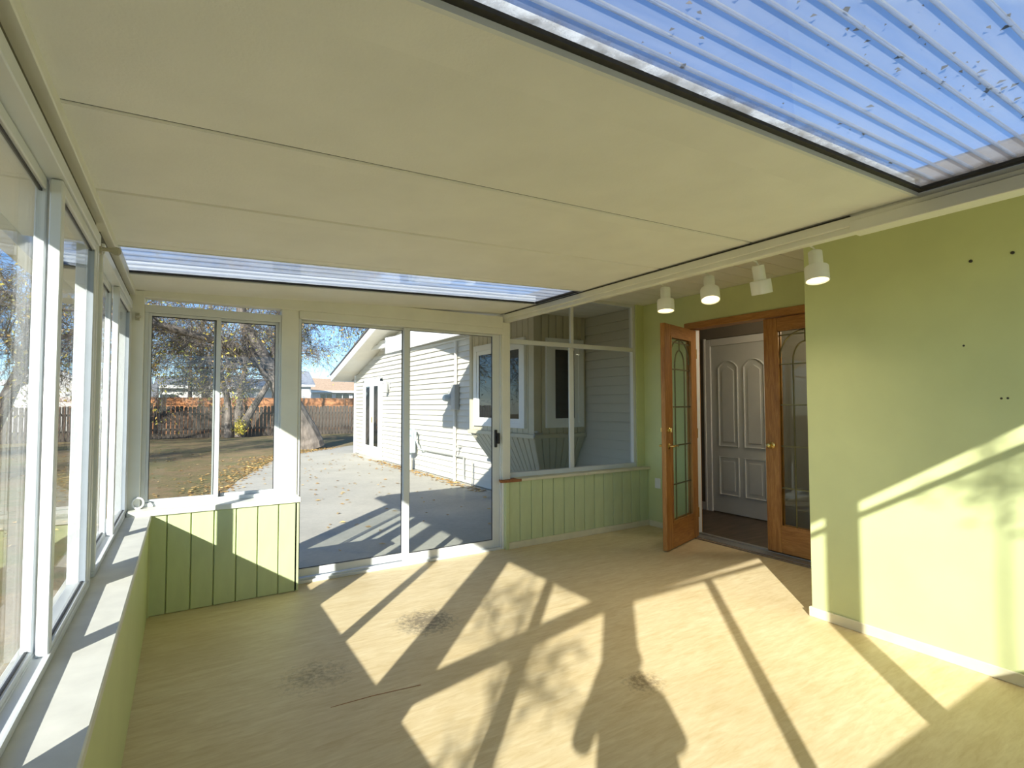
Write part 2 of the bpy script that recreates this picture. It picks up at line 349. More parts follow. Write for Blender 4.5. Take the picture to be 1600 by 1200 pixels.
def slide_unit(name, y0, y1, label):
    ym = (y0+y1)/2
    w = thing(name, label, 'window', (-0.35, y0, 0.672), kind='structure')
    fr = B('frame', (-0.376, -0.305, y0, y1, 0.672, 0.694), M['white_alu'], w, 0.003)
    B('frame_head', (-0.376, -0.300, y0, y1, 2.06, 2.105), M['white_alu'], w, 0.003)
    B('frame_track', (-0.348, -0.342, y0, y1, 0.694, 0.700), M['white_alu'], w)
    B('frame_track', (-0.310, -0.304, y0, y1, 0.694, 0.700), M['white_alu'], w)
    B('jamb', (-0.376, -0.305, y0, y0+0.03, 0.694, 2.06), M['white_alu'], w, 0.003)
    B('jamb', (-0.376, -0.305, y1-0.03, y1, 0.694, 2.06), M['white_alu'], w, 0.003)
    B('slot_shade_panel', (-0.350, -0.318, y0, y1, 2.106, 2.154), M['slot_shade'], w)  # dark strip puts the shade of the recessed slot into colour
    for (a, c, xa, xb) in ((y0+0.032, ym+0.025, -0.371, -0.345), (ym-0.025, y1-0.032, -0.337, -0.308)):
        s = thing('sash', None, None, (xa, a, 0.715)); s.parent = w; s.location = Vector((xa, a, 0.715))-POS[w.name]
        wdt = 0.042
        B('stile', (xa, xb, a, a+wdt, 0.695, 2.058), M['white_alu'], s, 0.003)
        B('stile', (xa, xb, c-wdt, c, 0.695, 2.058), M['white_alu'], s, 0.003)
        B('rail', (xa, xb, a+wdt, c-wdt, 0.695, 0.712), M['white_alu'], s, 0.003)
        B('rail', (xa, xb, a+wdt, c-wdt, 2.025, 2.058), M['white_alu'], s, 0.003)
        xm = (xa+xb)/2
        g = G()
        for q in ((xm-0.0035, xm+0.0035, a+wdt-0.001, a+wdt+0.004, 0.713, 2.025), (xm-0.0035, xm+0.0035, a+wdt, c-wdt, 2.019, 2.026), (xm-0.0035, xm+0.0035, a+wdt, c-wdt, 0.711, 0.716)): g.box(*q)
        put('gasket', g, M['black'], s)
        put('stile_shade', G().box(xm-0.010, xm+0.011, c-wdt-0.003, c-wdt+0.001, 0.713, 2.025), M['stile_shade'], s) if xa > -0.34 else None  # blue-grey strip paints the recess shade on the inner sash stile
        B('pane', (xm-0.002, xm+0.002, a+wdt, c-wdt, 0.712, 2.025), M['glass'], s)
    return w
slide_unit('window_1', -0.345, 1.115, 'white sliding window beside the camera, mostly out of frame')
slide_unit('window_2', 1.265, 2.735, 'nearest white aluminium sliding window of the left wall')
slide_unit('window_3', 2.86, 4.385, 'far white sliding window of the left wall, next to the corner')

# ================================================================== BACK WALL
wb1 = thing('wall_back', 'low pale green plank wall under the small back window', 'wall', (0.29, 4.36, 0), kind='structure')
B('core', (-0.176, 0.745, 4.295, 4.50, EXT, 0.665), M['green'], wb1)
gx = [-0.176, -0.075, 0.065, 0.203, 0.342, 0.481, 0.622, 0.755]
for i in range(7):
    B('plank', (gx[i]+0.003, gx[i+1]-0.003, 4.276, 4.300, 0.002, 0.662), M['green_board'], wb1, 0.004)
B('corner_post', (0.735, 0.765, 4.276, 4.50, 0.002, 0.662), M['green_board'], wb1, 0.002)
put('trim_7', G().box(-0.30, 0.775, 4.262, 4.44, 0.664, 0.700), M['white_frame'], bevel=0.003, kind='structure', label='white sill under the small back window', category='sill')
YB = 4.48
def frame_box(name, b, parent=None, mat='white_frame'): return B(name, b, M[mat], parent, 0.003)
B('trim_8', (0.645, 0.772, 4.42, 4.52, 0.665, 2.20), M['white_frame'], bevel=0.004, kind='structure', label='wide white post between small back window and sliding door', category='post')
B('trim_9', (2.648, 2.738, 4.41, 4.53, 0.0, 2.21), M['white_frame'], bevel=0.004, kind='structure', label='white post right of the sliding door', category='post')
put('trim_10', G().box(-0.24, 2.65, 4.40, 4.52, 2.150, 2.262).box(0.772, 2.65, 4.405, 4.515, 2.088, 2.150), M['white_frame'], bevel=0.003, kind='structure', label='white header above back window and sliding door', category='trim')
w3 = thing('window_4', 'small white sliding window at the back left corner', 'window', (0.2, YB, 0.70), kind='structure')
frame_box('frame', (-0.236, 0.645, 4.435, 4.515, 0.700, 0.728), w3, 'white_alu'); frame_box('frame_head', (-0.236, 0.645, 4.435, 4.515, 2.05, 2.105), w3, 'white_alu')
frame_box('jamb', (-0.236, -0.212, 4.435, 4.515, 0.728, 2.05), w3, 'white_alu'); frame_box('jamb', (0.632, 0.645, 4.435, 4.515, 0.728, 2.05), w3, 'white_alu')
B('transom_pane', (-0.236, 0.645, 4.492, 4.497, 2.105, 2.15), M['glass'], w3)
for (a, c, ya, yb, gm) in ((-0.212, 0.232, 4.444, 4.468, 'glass_screen'), (0.188, 0.632, 4.478, 4.502, 'glass')):
    s = thing('sash', None, None, (a, ya, 0.728)); s.parent = w3; s.location = Vector((a, ya, 0.728))-POS[w3.name]
    wd = 0.030 if gm == 'glass_screen' else 0.022
    B('stile', (a, a+wd*0.6, ya, yb, 0.729, 2.049), M['white_alu'], s, 0.002); B('stile', (c-wd, c, ya, yb, 0.729, 2.049), M['white_alu'], s, 0.002)
    B('rail', (a+wd*0.6, c-wd, ya, yb, 0.729, 0.748), M['white_alu'], s, 0.002); B('rail', (a+wd*0.6, c-wd, ya, yb, 2.03, 2.049), M['white_alu'], s, 0.002)
    ym = (ya+yb)/2
    put('gasket', G().box(a+wd*0.6, a+wd*0.6+0.004, ym-0.005, ym+0.005, 0.748, 2.03).box(c-wd-0.005, c-wd, ym-0.005, ym+0.005, 0.748, 2.03).box(a+wd*0.6, c-wd, ym-0.005, ym+0.005, 2.024, 2.03), M['black'], s)
    B('pane', (a+wd*0.6, c-wd, ym-0.002, ym+0.002, 0.748, 2.03), M['glass'] if gm == 'glass' else M['glass_screen'], s)
B('latch', (0.236, 0.246, 4.448, 4.462, 0.73, 0.772), M['black'], w3)
# sliding glass door
d = thing('door_4', 'large white framed sliding glass door to the patio', 'door', (1.7, YB, 0), kind='structure')
put('track', G().box(0.772, 2.65, 4.42, 4.53, 0.0, 0.022).box(0.772, 2.65, 4.452, 4.458, 0.022, 0.034), M['white_alu'], d, 0.002)
frame_box('jamb', (0.772, 0.792, 4.43, 4.53, 0.022, 2.088), d, 'white_alu'); frame_box('jamb', (2.636, 2.648, 4.43, 4.53, 0.022, 2.088), d, 'white_alu')
for nm, a, c, ya, yb, wl0, wr0 in (('fixed_panel', 0.792, 1.712, 4.488, 4.516, 0.012, 0.055), ('sliding_panel', 1.655, 2.636, 4.446, 4.476, 0.055, 0.078)):
    s = thing(nm, None, None, (a, ya, 0.03)); s.parent = d; s.location = Vector((a, ya, 0.03))-POS[d.name]
    B('stile', (a, a+wl0, ya, yb, 0.034, 2.086), M['white_alu'], s, 0.003); B('stile', (c-wr0, c, ya, yb, 0.034, 2.086), M['white_alu'], s, 0.003)
    B('rail', (a+wl0, c-wr0, ya, yb, 0.034, 0.095), M['white_alu'], s, 0.003); B('rail', (a+wl0, c-wr0, ya, yb, 2.066, 2.086), M['white_alu'], s, 0.002)
    ym = (ya+yb)/2; e = 0.004
    put('gasket', G().box(a+wl0, a+wl0+e, ym-0.006, ym+0.006, 0.095, 2.066).box(c-wr0-e, c-wr0, ym-0.006, ym+0.006, 0.095, 2.066).box(a+wl0, c-wr0, ym-0.006, ym+0.006, 0.095, 0.099).box(a+wl0, c-wr0, ym-0.006, ym+0.006, 2.062, 2.066), M['black'], s)
    B('pane', (a+wl0, c-wr0, ym-0.003, ym+0.003, 0.095, 2.066), M['glass'], s)
h = put('handle', G().box(2.574, 2.600, 4.425, 4.446, 0.985, 1.155).box(2.592, 2.618, 4.405, 4.432, 1.02, 1.125), M['black'], d, 0.005)
# right part of the back wall
wb2 = thing('wall_back_2', 'low pale green grooved board wall under the fixed back window', 'wall', (3.6, 4.42, 0), kind='structure')
B('core', (2.69, 4.62, 4.408, 4.52, EXT, 0.645), M['green_board'], wb2)
nb = 14; x0, x1 = 2.70, 4.62
for i in range(nb):
    a = x0+(x1-x0)*i/nb; c = x0+(x1-x0)*(i+1)/nb
    B('plank', (a+0.003, c-0.003, 4.392, 4.412, 0.06, 0.645), M['green_board'], wb2, 0.004)
B('end_post', (2.665, 2.703, 4.375, 4.50, 0.0, 0.648), M['green_board'], wb2, 0.003)
B('baseboard_back', (2.703, 4.62, 4.376, 4.398, 0.0, 0.062), M['cream'], kind='structure', bevel=0.003, label='cream baseboard under the grooved back wall', category='baseboard')
cap = put('trim_11', G().box(2.80, 3.66, 4.352, 4.46, 0.648, 0.676).box(3.663, 4.62, 4.352, 4.46, 0.648, 0.676), M['cream'], bevel=0.004, kind='structure', label='cream sill cap with broken left end under the fixed back window', category='sill')
put('broken_end', G().hexa([(2.60, 4.368, 0.646), (2.83, 4.350, 0.646), (2.83, 4.45, 0.646), (2.64, 4.45, 0.646), (2.585, 4.372, 0.668), (2.83, 4.349, 0.674), (2.83, 4.45, 0.674), (2.63, 4.45, 0.670)]), M['broken_wood'], cap)
B('wall_back_3', (4.50, 4.62, 4.44, 4.54, 0.65, 2.57), M['green'], kind='structure', label='narrow green wall strip right of the fixed back window', category='wall')
w5 = thing('window_5', 'fixed white window with transom looking onto the bay', 'window', (3.6, YB, 0.68), kind='structure')
for n_, b_ in (('frame', (2.738, 4.50, 4.455, 4.515, 0.676, 0.722)), ('rail', (2.738, 4.46, 4.455, 4.505, 2.012, 2.058)), ('jamb', (2.738, 2.762, 4.455, 4.515, 0.722, 2.24)), ('jamb', (4.455, 4.50, 4.455, 4.515, 0.722, 2.57)),
               ('mullion', (3.518, 3.556, 4.460, 4.484, 0.722, 2.012)), ('mullion', (3.562, 3.600, 4.486, 4.510, 0.722, 2.012)), ('mullion', (3.548, 3.584, 4.465, 4.505, 2.058, 2.495)), ('frame_head', (3.745, 4.50, 4.465, 4.515, 2.535, 2.57))):
    B(n_, b_, M['white_alu'], w5, 0.003)
B('pane', (2.762, 3.52, 4.470, 4.474, 0.722, 2.012), M['glass_screen'], w5); B('pane', (3.598, 4.455, 4.496, 4.500, 0.722, 2.012), M['glass_screen'], w5)
put('frame_head', G().prism([(2.738, 2.285), (3.745, 2.535), (3.745, 2.57), (2.738, 2.325)], 'y', 4.465, 4.515), M['white_alu'], w5)
put('pane', G().prism([(2.762, 2.058), (3.548, 2.058), (3.548, 2.485), (2.762, 2.292)], 'y', 4.483, 4.487), M['glass_screen'], w5); put('pane', G().prism([(3.584, 2.058), (4.455, 2.058), (4.455, 2.535), (3.745, 2.535), (3.584, 2.495)], 'y', 4.483, 4.487), M['glass_screen'], w5)

# ================================================================== RIGHT WALLS
wr = B('wall_right', (3.55, 4.76, -0.9, 1.945, EXT, 2.57), M['green'], bevel=0.003, kind='structure', label='smooth green wall on the right with bright sun patch', category='wall')
put('baseboard_right', G().box(3.536, 3.55, -0.36, 1.945, 0.0, 0.062).box(3.536, 4.62, 1.945, 1.958, 0, 0.062), M['cream'], bevel=0.003, kind='structure', label='thin cream baseboard along the right green wall', category='baseboard')
wd = thing('wall_door', 'green wall around the oak double doors', 'wall', (4.69, 3.2, 0), kind='structure')
B('wall_panel', (4.62, 4.76, 3.80, 4.54, EXT, 2.568), M['green'], wd); B('wall_panel', (4.62, 4.76, 1.945, 2.12, EXT, 2.568), M['green'], wd); B('wall_panel', (4.62, 4.76, 2.12, 3.80, 2.26, 2.568), M['green'], wd)
B('baseboard_door', (4.606, 4.62, 3.83, 4.376, 0.0, 0.062), M['cream'], kind='structure', bevel=0.003, label='cream baseboard left of the open oak door', category='baseboard')
# small marks
for (yy, zz, nm) in ((1.057, 2.158, 'left'), (0.89, 2.162, 'right')):
    put('nail', G().lathe([(0.0085, 0), (0.0085, 0.004), (0.004, 0.007)], (3.55, yy, zz), 8, Vector((-1, 0, 0))), M['dark_gap'], label='dark nail high on the right green wall, %s one of two' % nm, category='nail', group='nails in the green wall')
for k, (yy, zz) in enumerate(((0.955, 1.425), (0.93, 1.426), (1.10, 1.71))):
    put('chip', G().lathe([(0.006, 0), (0.004, 0.0015)], (3.55, yy, zz), 7, Vector((-1, 0, 0))), M['dark_gap'], wr)
o = put('wall_outlet', G().box(4.609, 4.62, 4.205, 4.285, 0.44, 0.555), M['vinyl'], bevel=0.003, label='white outlet plate on green wall behind the open oak door', category='outlet')
put('socket', G().box(4.605, 4.61, 4.228, 4.262, 0.505, 0.535).box(4.605, 4.61, 4.228, 4.262, 0.458, 0.488), M['vinyl'], o, 0.002)

# ================================================================== CEILING, BEAM, SKYLIGHTS
SLP = 0.036
def zc(x): return 2.19+SLP*(x+0.33)
def slab(x0, x1, y0, y1, t=0.085, dz=0):
    return G().hexa([(x0, y0, zc(x0)+dz), (x1, y0, zc(x1)+dz), (x1, y1, zc(x1)+dz), (x0, y1, zc(x0)+dz), (x0, y0, zc(x0)+dz+t), (x1, y0, zc(x1)+dz+t), (x1, y1, zc(x1)+dz+t), (x0, y1, zc(x0)+dz+t)])
ceil = thing('ceiling', 'cream textured roof panels over the middle of the sunroom', 'ceiling', (1.1, 2, 2.2), kind='structure')
XR = 2.675
for (a, c) in ((0.975, 1.745), (1.755, 2.405), (2.415, 3.205)):
    put('ceiling_panel', slab(-0.64, XR, a, c), M['ceiling'], ceil, 0.004)
for y in (1.75, 2.41):
    put('seam', slab(-0.40, XR, y-0.006, y+0.006, 0.02, 0.005), M['dark_gap'], ceil)
    put('seam_flange', slab(-0.30, XR, y+0.012, y+0.088, 0.004, -0.0013), M['ceiling'], ceil)
put('seam_flange', slab(-0.30, XR, 3.125, 3.200, 0.004, -0.0013), M['ceiling'], ceil)
put('seam_flange', slab(-0.30, XR, 0.98, 1.14, 0.004, -0.0013), M['ceiling'], ceil)
put('ceiling_3', slab(-0.64, XR, 3.862, 4.78), M['ceiling'], bevel=0.004, kind='structure', label='cream roof panel above the back windows', category='ceiling')
ceil4 = put('ceiling_4', slab(-0.64, XR, -0.66, 0.098), M['ceiling'], bevel=0.004, kind='structure', label='cream roof panel above the camera', category='ceiling')
def skylight(name, y0, y1, label, ribs, step):
    t = thing(name, label, 'skylight', ((XR-0.64)/2, (y0+y1)/2, 2.25))
    xa = -0.60
    hx, hy = (XR-xa)/2, (y1-y0)/2
    M[name] = poly(name+'_polycarbonate', 0.02, (0.94, 0.97, 1.0), (hx, hy, 0.10 if hy > 0.4 else 0.04), (0.13, 0.28) if hy > 0.4 else (0.30, 0.45))
    dz = 0.026 if hy > 0.4 else 0.016
    put('sheet', slab(xa, XR-0.015, y0+0.01, y1-0.01, 0.010, dz), M[name], t)
    y = y0+0.05
    while y < y1-0.03:
        put('rib', slab(xa, XR-0.02, y-0.004, y+0.004, 0.008, dz+0.0102), M['rib'], t); y += step
    for a, c in ((y0-0.004, y0+0.010), (y1-0.010, y1+0.004)):
        put('edge_strip', slab(xa, XR, a, c, dz-0.004, -0.005), M['white_alu'], t)
    for a, c in ((y0+0.010, y0+0.030), (y1-0.030, y1-0.010)):
        put('gasket', slab(xa, XR, a, c, 0.012, dz-0.014), M['dark_gap'], t)
    put('gasket', slab(XR-0.035, XR-0.002, y0+0.030, y1-0.030, 0.012, dz-0.014), M['dark_gap'], t)
    return t
sk1 = skylight('skylight', 0.10, 0.975, 'large clear ribbed skylight overhead at upper right, dotted with debris', True, 0.062)
sk2 = skylight('skylight', 3.205, 3.86, 'narrow ribbed skylight strip near the back windows', True, 0.11)
g = G()
for i in range(120):
    x = R.uniform(0.8, 2.6); y = R.uniform(0.2, 0.93)
    if i < 70: y = min(0.93, max(0.15, 0.55+0.05*R.gauss(0, 1)-0.06*(x-1.6))); 
    s_ = R.choice([0.004, 0.006, 0.008, 0.013]); z = zc(x)+0.026+0.014
    a = R.uniform(0, 3.14); ca, sa = math.cos(a)*s_, math.sin(a)*s_
    g.add([(x-ca, y-sa, z), (x+sa*0.6, y-ca*0.6, z+0.003), (x+ca, y+sa, z+0.001), (x-sa*0.6, y+ca*0.6, z+0.004)], [(0, 1, 2, 3)])
put('debris', g, M['debris'], sk1, kind='stuff')
beam = put('beam', G().box(2.68, 2.735, -0.6, 4.60, 2.212, 2.31).box(2.664, 2.68, -0.6, 4.50, 2.24, 2.285).box(2.655, 2.748, -0.6, 1.235, 2.205, 2.262), M['white_frame'], bevel=0.003, kind='structure', label='long white beam where the sunroom roof meets the house', category='beam')
put('seam', G().box(2.668, 2.680, 1.24, 4.4, 2.287, 2.293), M['dark_gap'], beam)
put('gutter', G().prism([(-0.64, 2.118), (-0.72, 2.118), (-0.745, 2.16), (-0.745, 2.25), (-0.735, 2.25), (-0.735, 2.165), (-0.715, 2.13), (-0.65, 2.13), (-0.65, 2.262), (-0.64, 2.262)], 'y', -0.66, 4.78), M['vinyl'], label='white roof gutter along the outside of the left windows', category='gutter')
# alcove ceiling / house soffit
alc = thing('ceiling_2', 'white board soffit above the track lights, running on outside over the bay', 'ceiling', (3.6, 4, 2.57), kind='structure')
y = 1.945
def soff(y0, y1, dz=0.0, t=0.02): return G().prism([(2.70, 2.315+dz), (3.75, 2.57+dz), (4.70, 2.57+dz), (4.70, 2.57+dz+t), (3.745, 2.57+dz+t), (2.70, 2.315+dz+t)], 'y', y0, y1)
while y < 7.95:
    put('soffit_board', soff(y+0.003, min(y+0.197, 8.0)), M['soffit'], alc, 0.003); y += 0.2
put('soffit_back', soff(-0.6, 8.0, 0.022, 0.015), M['soffit'], alc)

# ================================================================== REAR WALL (behind the camera)
wre = B('wall_rear', (-0.40, 3.55, -0.50, -0.37, EXT, 0.83), M['green'], kind='structure', label='low green wall behind the camera', category='wall')
w6 = thing('window_6', 'gable end glazing behind the camera', 'window', (1.6, -0.43, 0.83), kind='structure')
for n_, b_ in (('frame', (-0.29, 3.55, -0.44, -0.36, 0.83, 0.865)), ('rail', (-0.29, 3.55, -0.425, -0.385, 1.962, 1.986)), ('post', (1.495, 1.605, -0.45, -0.35, 0.865, 2.2)), ('mullion', (0.585, 0.640, -0.425, -0.375, 0.865, 1.962)), ('mullion', (2.53, 2.585, -0.425, -0.375, 0.865, 1.962)), ('jamb', (3.50, 3.55, -0.44, -0.36, 0.865, 2.2))):
    B(n_, b_, M['white_alu'], w6, 0.003)
for a, c in ((-0.29, 0.585), (0.64, 1.495), (1.605, 2.53), (2.585, 3.5)):
    B('pane', (a, c, -0.408, -0.404, 0.865, 1.962), M['glass'], w6)
put('rake_board', slab(-0.64, XR, -0.67, -0.655, 0.12, -0.035), M['vinyl'], ceil4)

# ================================================================== OAK DOUBLE DOOR
fr = thing('door_1', 'oak door frame with grey threshold around the double doors', 'door frame', (4.69, 2.97, 0), kind='structure')
B('head_casing', (4.604, 4.64, 2.10, 3.835, 2.205, 2.272), M['oak_h'], fr, 0.004)
B('head', (4.64, 4.76, 2.14, 3.79, 2.205, 2.26), M['oak_h'], fr)
B('jamb', (4.625, 4.76, 3.752, 3.80, 0.0, 2.205), M['oak_v'], fr, 0.003); B('jamb', (4.625, 4.76, 2.12, 2.168, 0.0, 2.205), M['oak_v'], fr, 0.003)
B('weatherstrip', (4.668, 4.72, 3.728, 3.752, 0.03, 2.195), M['vinyl'], fr, 0.003)
put('threshold', G().prism([(4.585, 0.0), (4.585, 0.018), (4.66, 0.028), (4.66, 0.042), (4.70, 0.042), (4.77, 0.022), (4.77, 0.0)], 'y', 2.12, 3.80), M['grey_metal'], fr)
B('sill_step', (4.55, 4.585, 2.0, 3.85, 0.0, 0.012), M['dark_wood'], fr)
def leaf(name, W_, H_, label, hinge_sign):
    # local frame: x from hinge (0) to free edge (W_), y thickness 0..0.045, z up
    t = thing(name, label, 'door', (0, 0, 0), kind='structure', local=True)
    st, tr, br, T = 0.135, 0.115, 0.25, 0.045
    B('stile', (0, st, 0, T, 0, H_), M['oak_v'], t, 0.003); B('stile', (W_-st, W_, 0, T, 0, H_), M['oak_v'], t, 0.003)
    B('rail', (st, W_-st, 0, T, 0, br), M['oak_x'], t, 0.003); B('rail', (st, W_-st, 0, T, H_-tr, H_), M['oak_x'], t, 0.003)
    a, c, z0, z1 = st, W_-st, br, H_-tr
    for y0, y1 in ((-0.006, 0.010), (T-0.010, T+0.006)):
        put('glass_bead', G().box(a-0.004, a+0.012, y0, y1, z0, z1).box(c-0.012, c+0.004, y0, y1, z0, z1).box(a, c, y0, y1, z0-0.004, z0+0.012).box(a, c, y0, y1, z1-0.012, z1+0.004), M['oak_v'], t)
    p = B('pane', (a+0.002, c-0.002, T/2-0.004, T/2+0.004, z0+0.002, z1-0.002), M['glass_lead'], t)
    cx = (a+c)/2; q = (c-a)*0.23; rr = 0.0045
    paths = []
    for xx in (cx-q, cx+q): paths.append([(xx, z0), (xx, 1.74)])
    for zz in (0.60, 0.98, 1.36, 1.735): paths.append([(a, zz), (c, zz)])
    paths.append([(cx-q, 1.735), (cx-q, 1.76)] + [(cx-q*math.cos(i*math.pi/12), 1.76+q*1.5*math.sin(i*math.pi/12)) for i in range(13)] + [(cx+q, 1.735)])
    R2 = (c-a)/2-0.012
    paths.append([(cx-R2*math.cos(i*math.pi/14), 1.80+R2*1.0*math.sin(i*math.pi/14)) for i in range(15)])
    paths.append([(cx, 1.76+q*1.5), (cx, z1)]); paths.append([(a, z1-0.05), (c, z1-0.05)])
    for pth in paths:
        put('came', G().tube([(x_, T/2, z_) for x_, z_ in pth], [0.0075]*len(pth), 5), M['came'], p)
    return t
def lever(t, x, z, T, sgn, dead=True):
    for s_, y0 in ((-1, 0.0), (1, T)):
        hnd = put('handle', G().lathe([(0.030, 0), (0.030, 0.004), (0.022, 0.010), (0.011, 0.014), (0.010, 0.05)], (x, y0, z), 16, Vector((0, s_, 0))).tube([(x, y0+s_*0.045, z), (x-sgn*0.03, y0+s_*0.052, z+0.004), (x-sgn*0.07, y0+s_*0.052, z+0.006), (x-sgn*0.105, y0+s_*0.048, z-0.004), (x-sgn*0.115, y0+s_*0.044, z-0.010)], [0.010, 0.0095, 0.008, 0.007, 0.005], 8), M['brass'], t, smooth=True)
        if dead: put('deadbolt', G().lathe([(0.028, 0), (0.028, 0.006), (0.020, 0.016), (0.012, 0.018)], (x, y0, z+0.155), 16, Vector((0, s_, 0))).box(x-0.005, x+0.005, min(y0+s_*0.016, y0+s_*0.034), max(y0+s_*0.016, y0+s_*0.034), z+0.135, z+0.175), M['brass'], t, smooth=True)
LW, LH = 0.765, 2.17
L1 = leaf('door_2', LW, LH, 'open oak door leaf with leaded glass, swung into the sunroom', 1)
lever(L1, LW-0.065, 0.985, 0.045, 1)
for zz in (0.25, 1.08, 1.92):
    put('hinge', G().box(-0.012, 0.002, -0.002, 0.047, zz-0.05, zz+0.05).tube([(-0.010, -0.006, zz-0.052), (-0.010, -0.006, zz+0.052)], 0.007, 8), M['brass'], L1)
put('plunger', G().box(LW-0.09, LW-0.06, 0.012, 0.033, LH, LH+0.004), M['vinyl'], L1)
L1.location = (4.618, 3.742, 0.012)
L1.rotation_euler = (0, 0, math.atan2(-0.22, -0.727))
L2 = leaf('door_3', LW, LH, 'closed oak door leaf with leaded glass beside the right wall corner', -1)
put('knob', G().lathe([(0.030, 0), (0.030, 0.005), (0.012, 0.012), (0.011, 0.032), (0.024, 0.044), (0.026, 0.056), (0.018, 0.066), (0.004, 0.069)], (LW-0.065, 0.045, 0.985), 18, Vector((0, 1, 0))), M['brass'], L2, smooth=True)
put('strike_plate', G().box(LW-0.001, LW+0.002, 0.012, 0.034, 0.94, 1.03).box(LW-0.001, LW+0.002, 0.012, 0.034, 1.11, 1.17), M['brass'], L2)
L2.location = (4.705, 2.185, 0.030); L2.rotation_euler = (0, 0, math.radians(90))

# room inside the house
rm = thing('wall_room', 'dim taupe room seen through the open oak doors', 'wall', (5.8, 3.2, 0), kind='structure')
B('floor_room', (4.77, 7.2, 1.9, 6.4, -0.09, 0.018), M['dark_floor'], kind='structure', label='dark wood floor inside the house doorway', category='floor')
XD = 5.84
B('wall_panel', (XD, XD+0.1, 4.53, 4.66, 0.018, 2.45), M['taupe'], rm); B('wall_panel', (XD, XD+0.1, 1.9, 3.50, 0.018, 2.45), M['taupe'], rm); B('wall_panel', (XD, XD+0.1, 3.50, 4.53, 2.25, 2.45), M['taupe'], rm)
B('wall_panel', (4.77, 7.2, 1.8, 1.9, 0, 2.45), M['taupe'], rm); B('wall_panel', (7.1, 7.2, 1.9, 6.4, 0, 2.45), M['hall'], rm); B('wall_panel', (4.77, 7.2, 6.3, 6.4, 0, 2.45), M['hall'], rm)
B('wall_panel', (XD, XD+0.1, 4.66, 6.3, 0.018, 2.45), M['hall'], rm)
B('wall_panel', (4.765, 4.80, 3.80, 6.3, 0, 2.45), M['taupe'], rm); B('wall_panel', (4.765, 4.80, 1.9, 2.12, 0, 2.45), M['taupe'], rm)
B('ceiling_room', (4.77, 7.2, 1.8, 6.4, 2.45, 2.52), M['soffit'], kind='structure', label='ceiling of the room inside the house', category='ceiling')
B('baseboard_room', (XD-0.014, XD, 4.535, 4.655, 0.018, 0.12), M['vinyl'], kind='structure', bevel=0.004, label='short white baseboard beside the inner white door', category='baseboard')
d5 = thing('door_5', 'white moulded interior door with arched panels inside the house', 'door', (XD, 4.0, 0.02), kind='structure')
put('casing', G().box(XD-0.022, XD, 4.43, 4.535, 0.018, 2.24).box(XD-0.030, XD, 4.505, 4.535, 0.018, 2.255).box(XD-0.022, XD, 3.49, 4.43, 2.15, 2.24).box(XD-0.022, XD, 3.49, 3.58, 0.018, 2.15), M['vinyl'], d5, 0.004)
B('slab', (XD-0.006, XD+0.03, 3.58, 4.43, 0.03, 2.148), M['door_white'], d5)
def moulding(y0, y1, z0, z1, arch):
    pts = [(y0, z0), (y1, z0), (y1, z1)]
    if arch:
        h = 0.085
        pts += [(y1-(y1-y0)*t_, z1+h*math.sin(math.pi*t_)**0.8) for t_ in (0.08, 0.18, 0.3, 0.42, 0.5, 0.58, 0.7, 0.82, 0.92)]
    pts += [(y0, z1), (y0, z0)]
    return G().tube([(XD-0.008, p[0], p[1]) for p in pts], [0.011]*len(pts), 6)
for y0, y1 in ((4.05, 4.32), (3.69, 3.96)):
    put('moulding', moulding(y0, y1, 0.87, 1.86, True), M['door_white'], d5); put('moulding', moulding(y0, y1, 0.26, 0.73, False), M['door_white'], d5)
    put('panel', G().prism([(y0+0.05, 0.92), (y1-0.05, 0.92), (y1-0.05, 1.82), ((y0+y1)/2, 1.88), (y0+0.05, 1.82)], 'x', XD-0.014, XD-0.005), M['door_white'], d5, 0.005)
    B('panel', (XD-0.014, XD-0.005, y0+0.05, y1-0.05, 0.31, 0.68), M['door_white'], d5, 0.005)

rl = bpy.data.lights.new('room_fill', 'POINT'); rl.energy = 12; rl.color = (1, 0.86, 0.68); rl.shadow_soft_size = 0.12  # unseen fill light, added to brighten the white inner door
rlo = bpy.data.objects.new('room_fill', rl); COL.objects.link(rlo); rlo.location = (5.3, 2.5, 2.3)
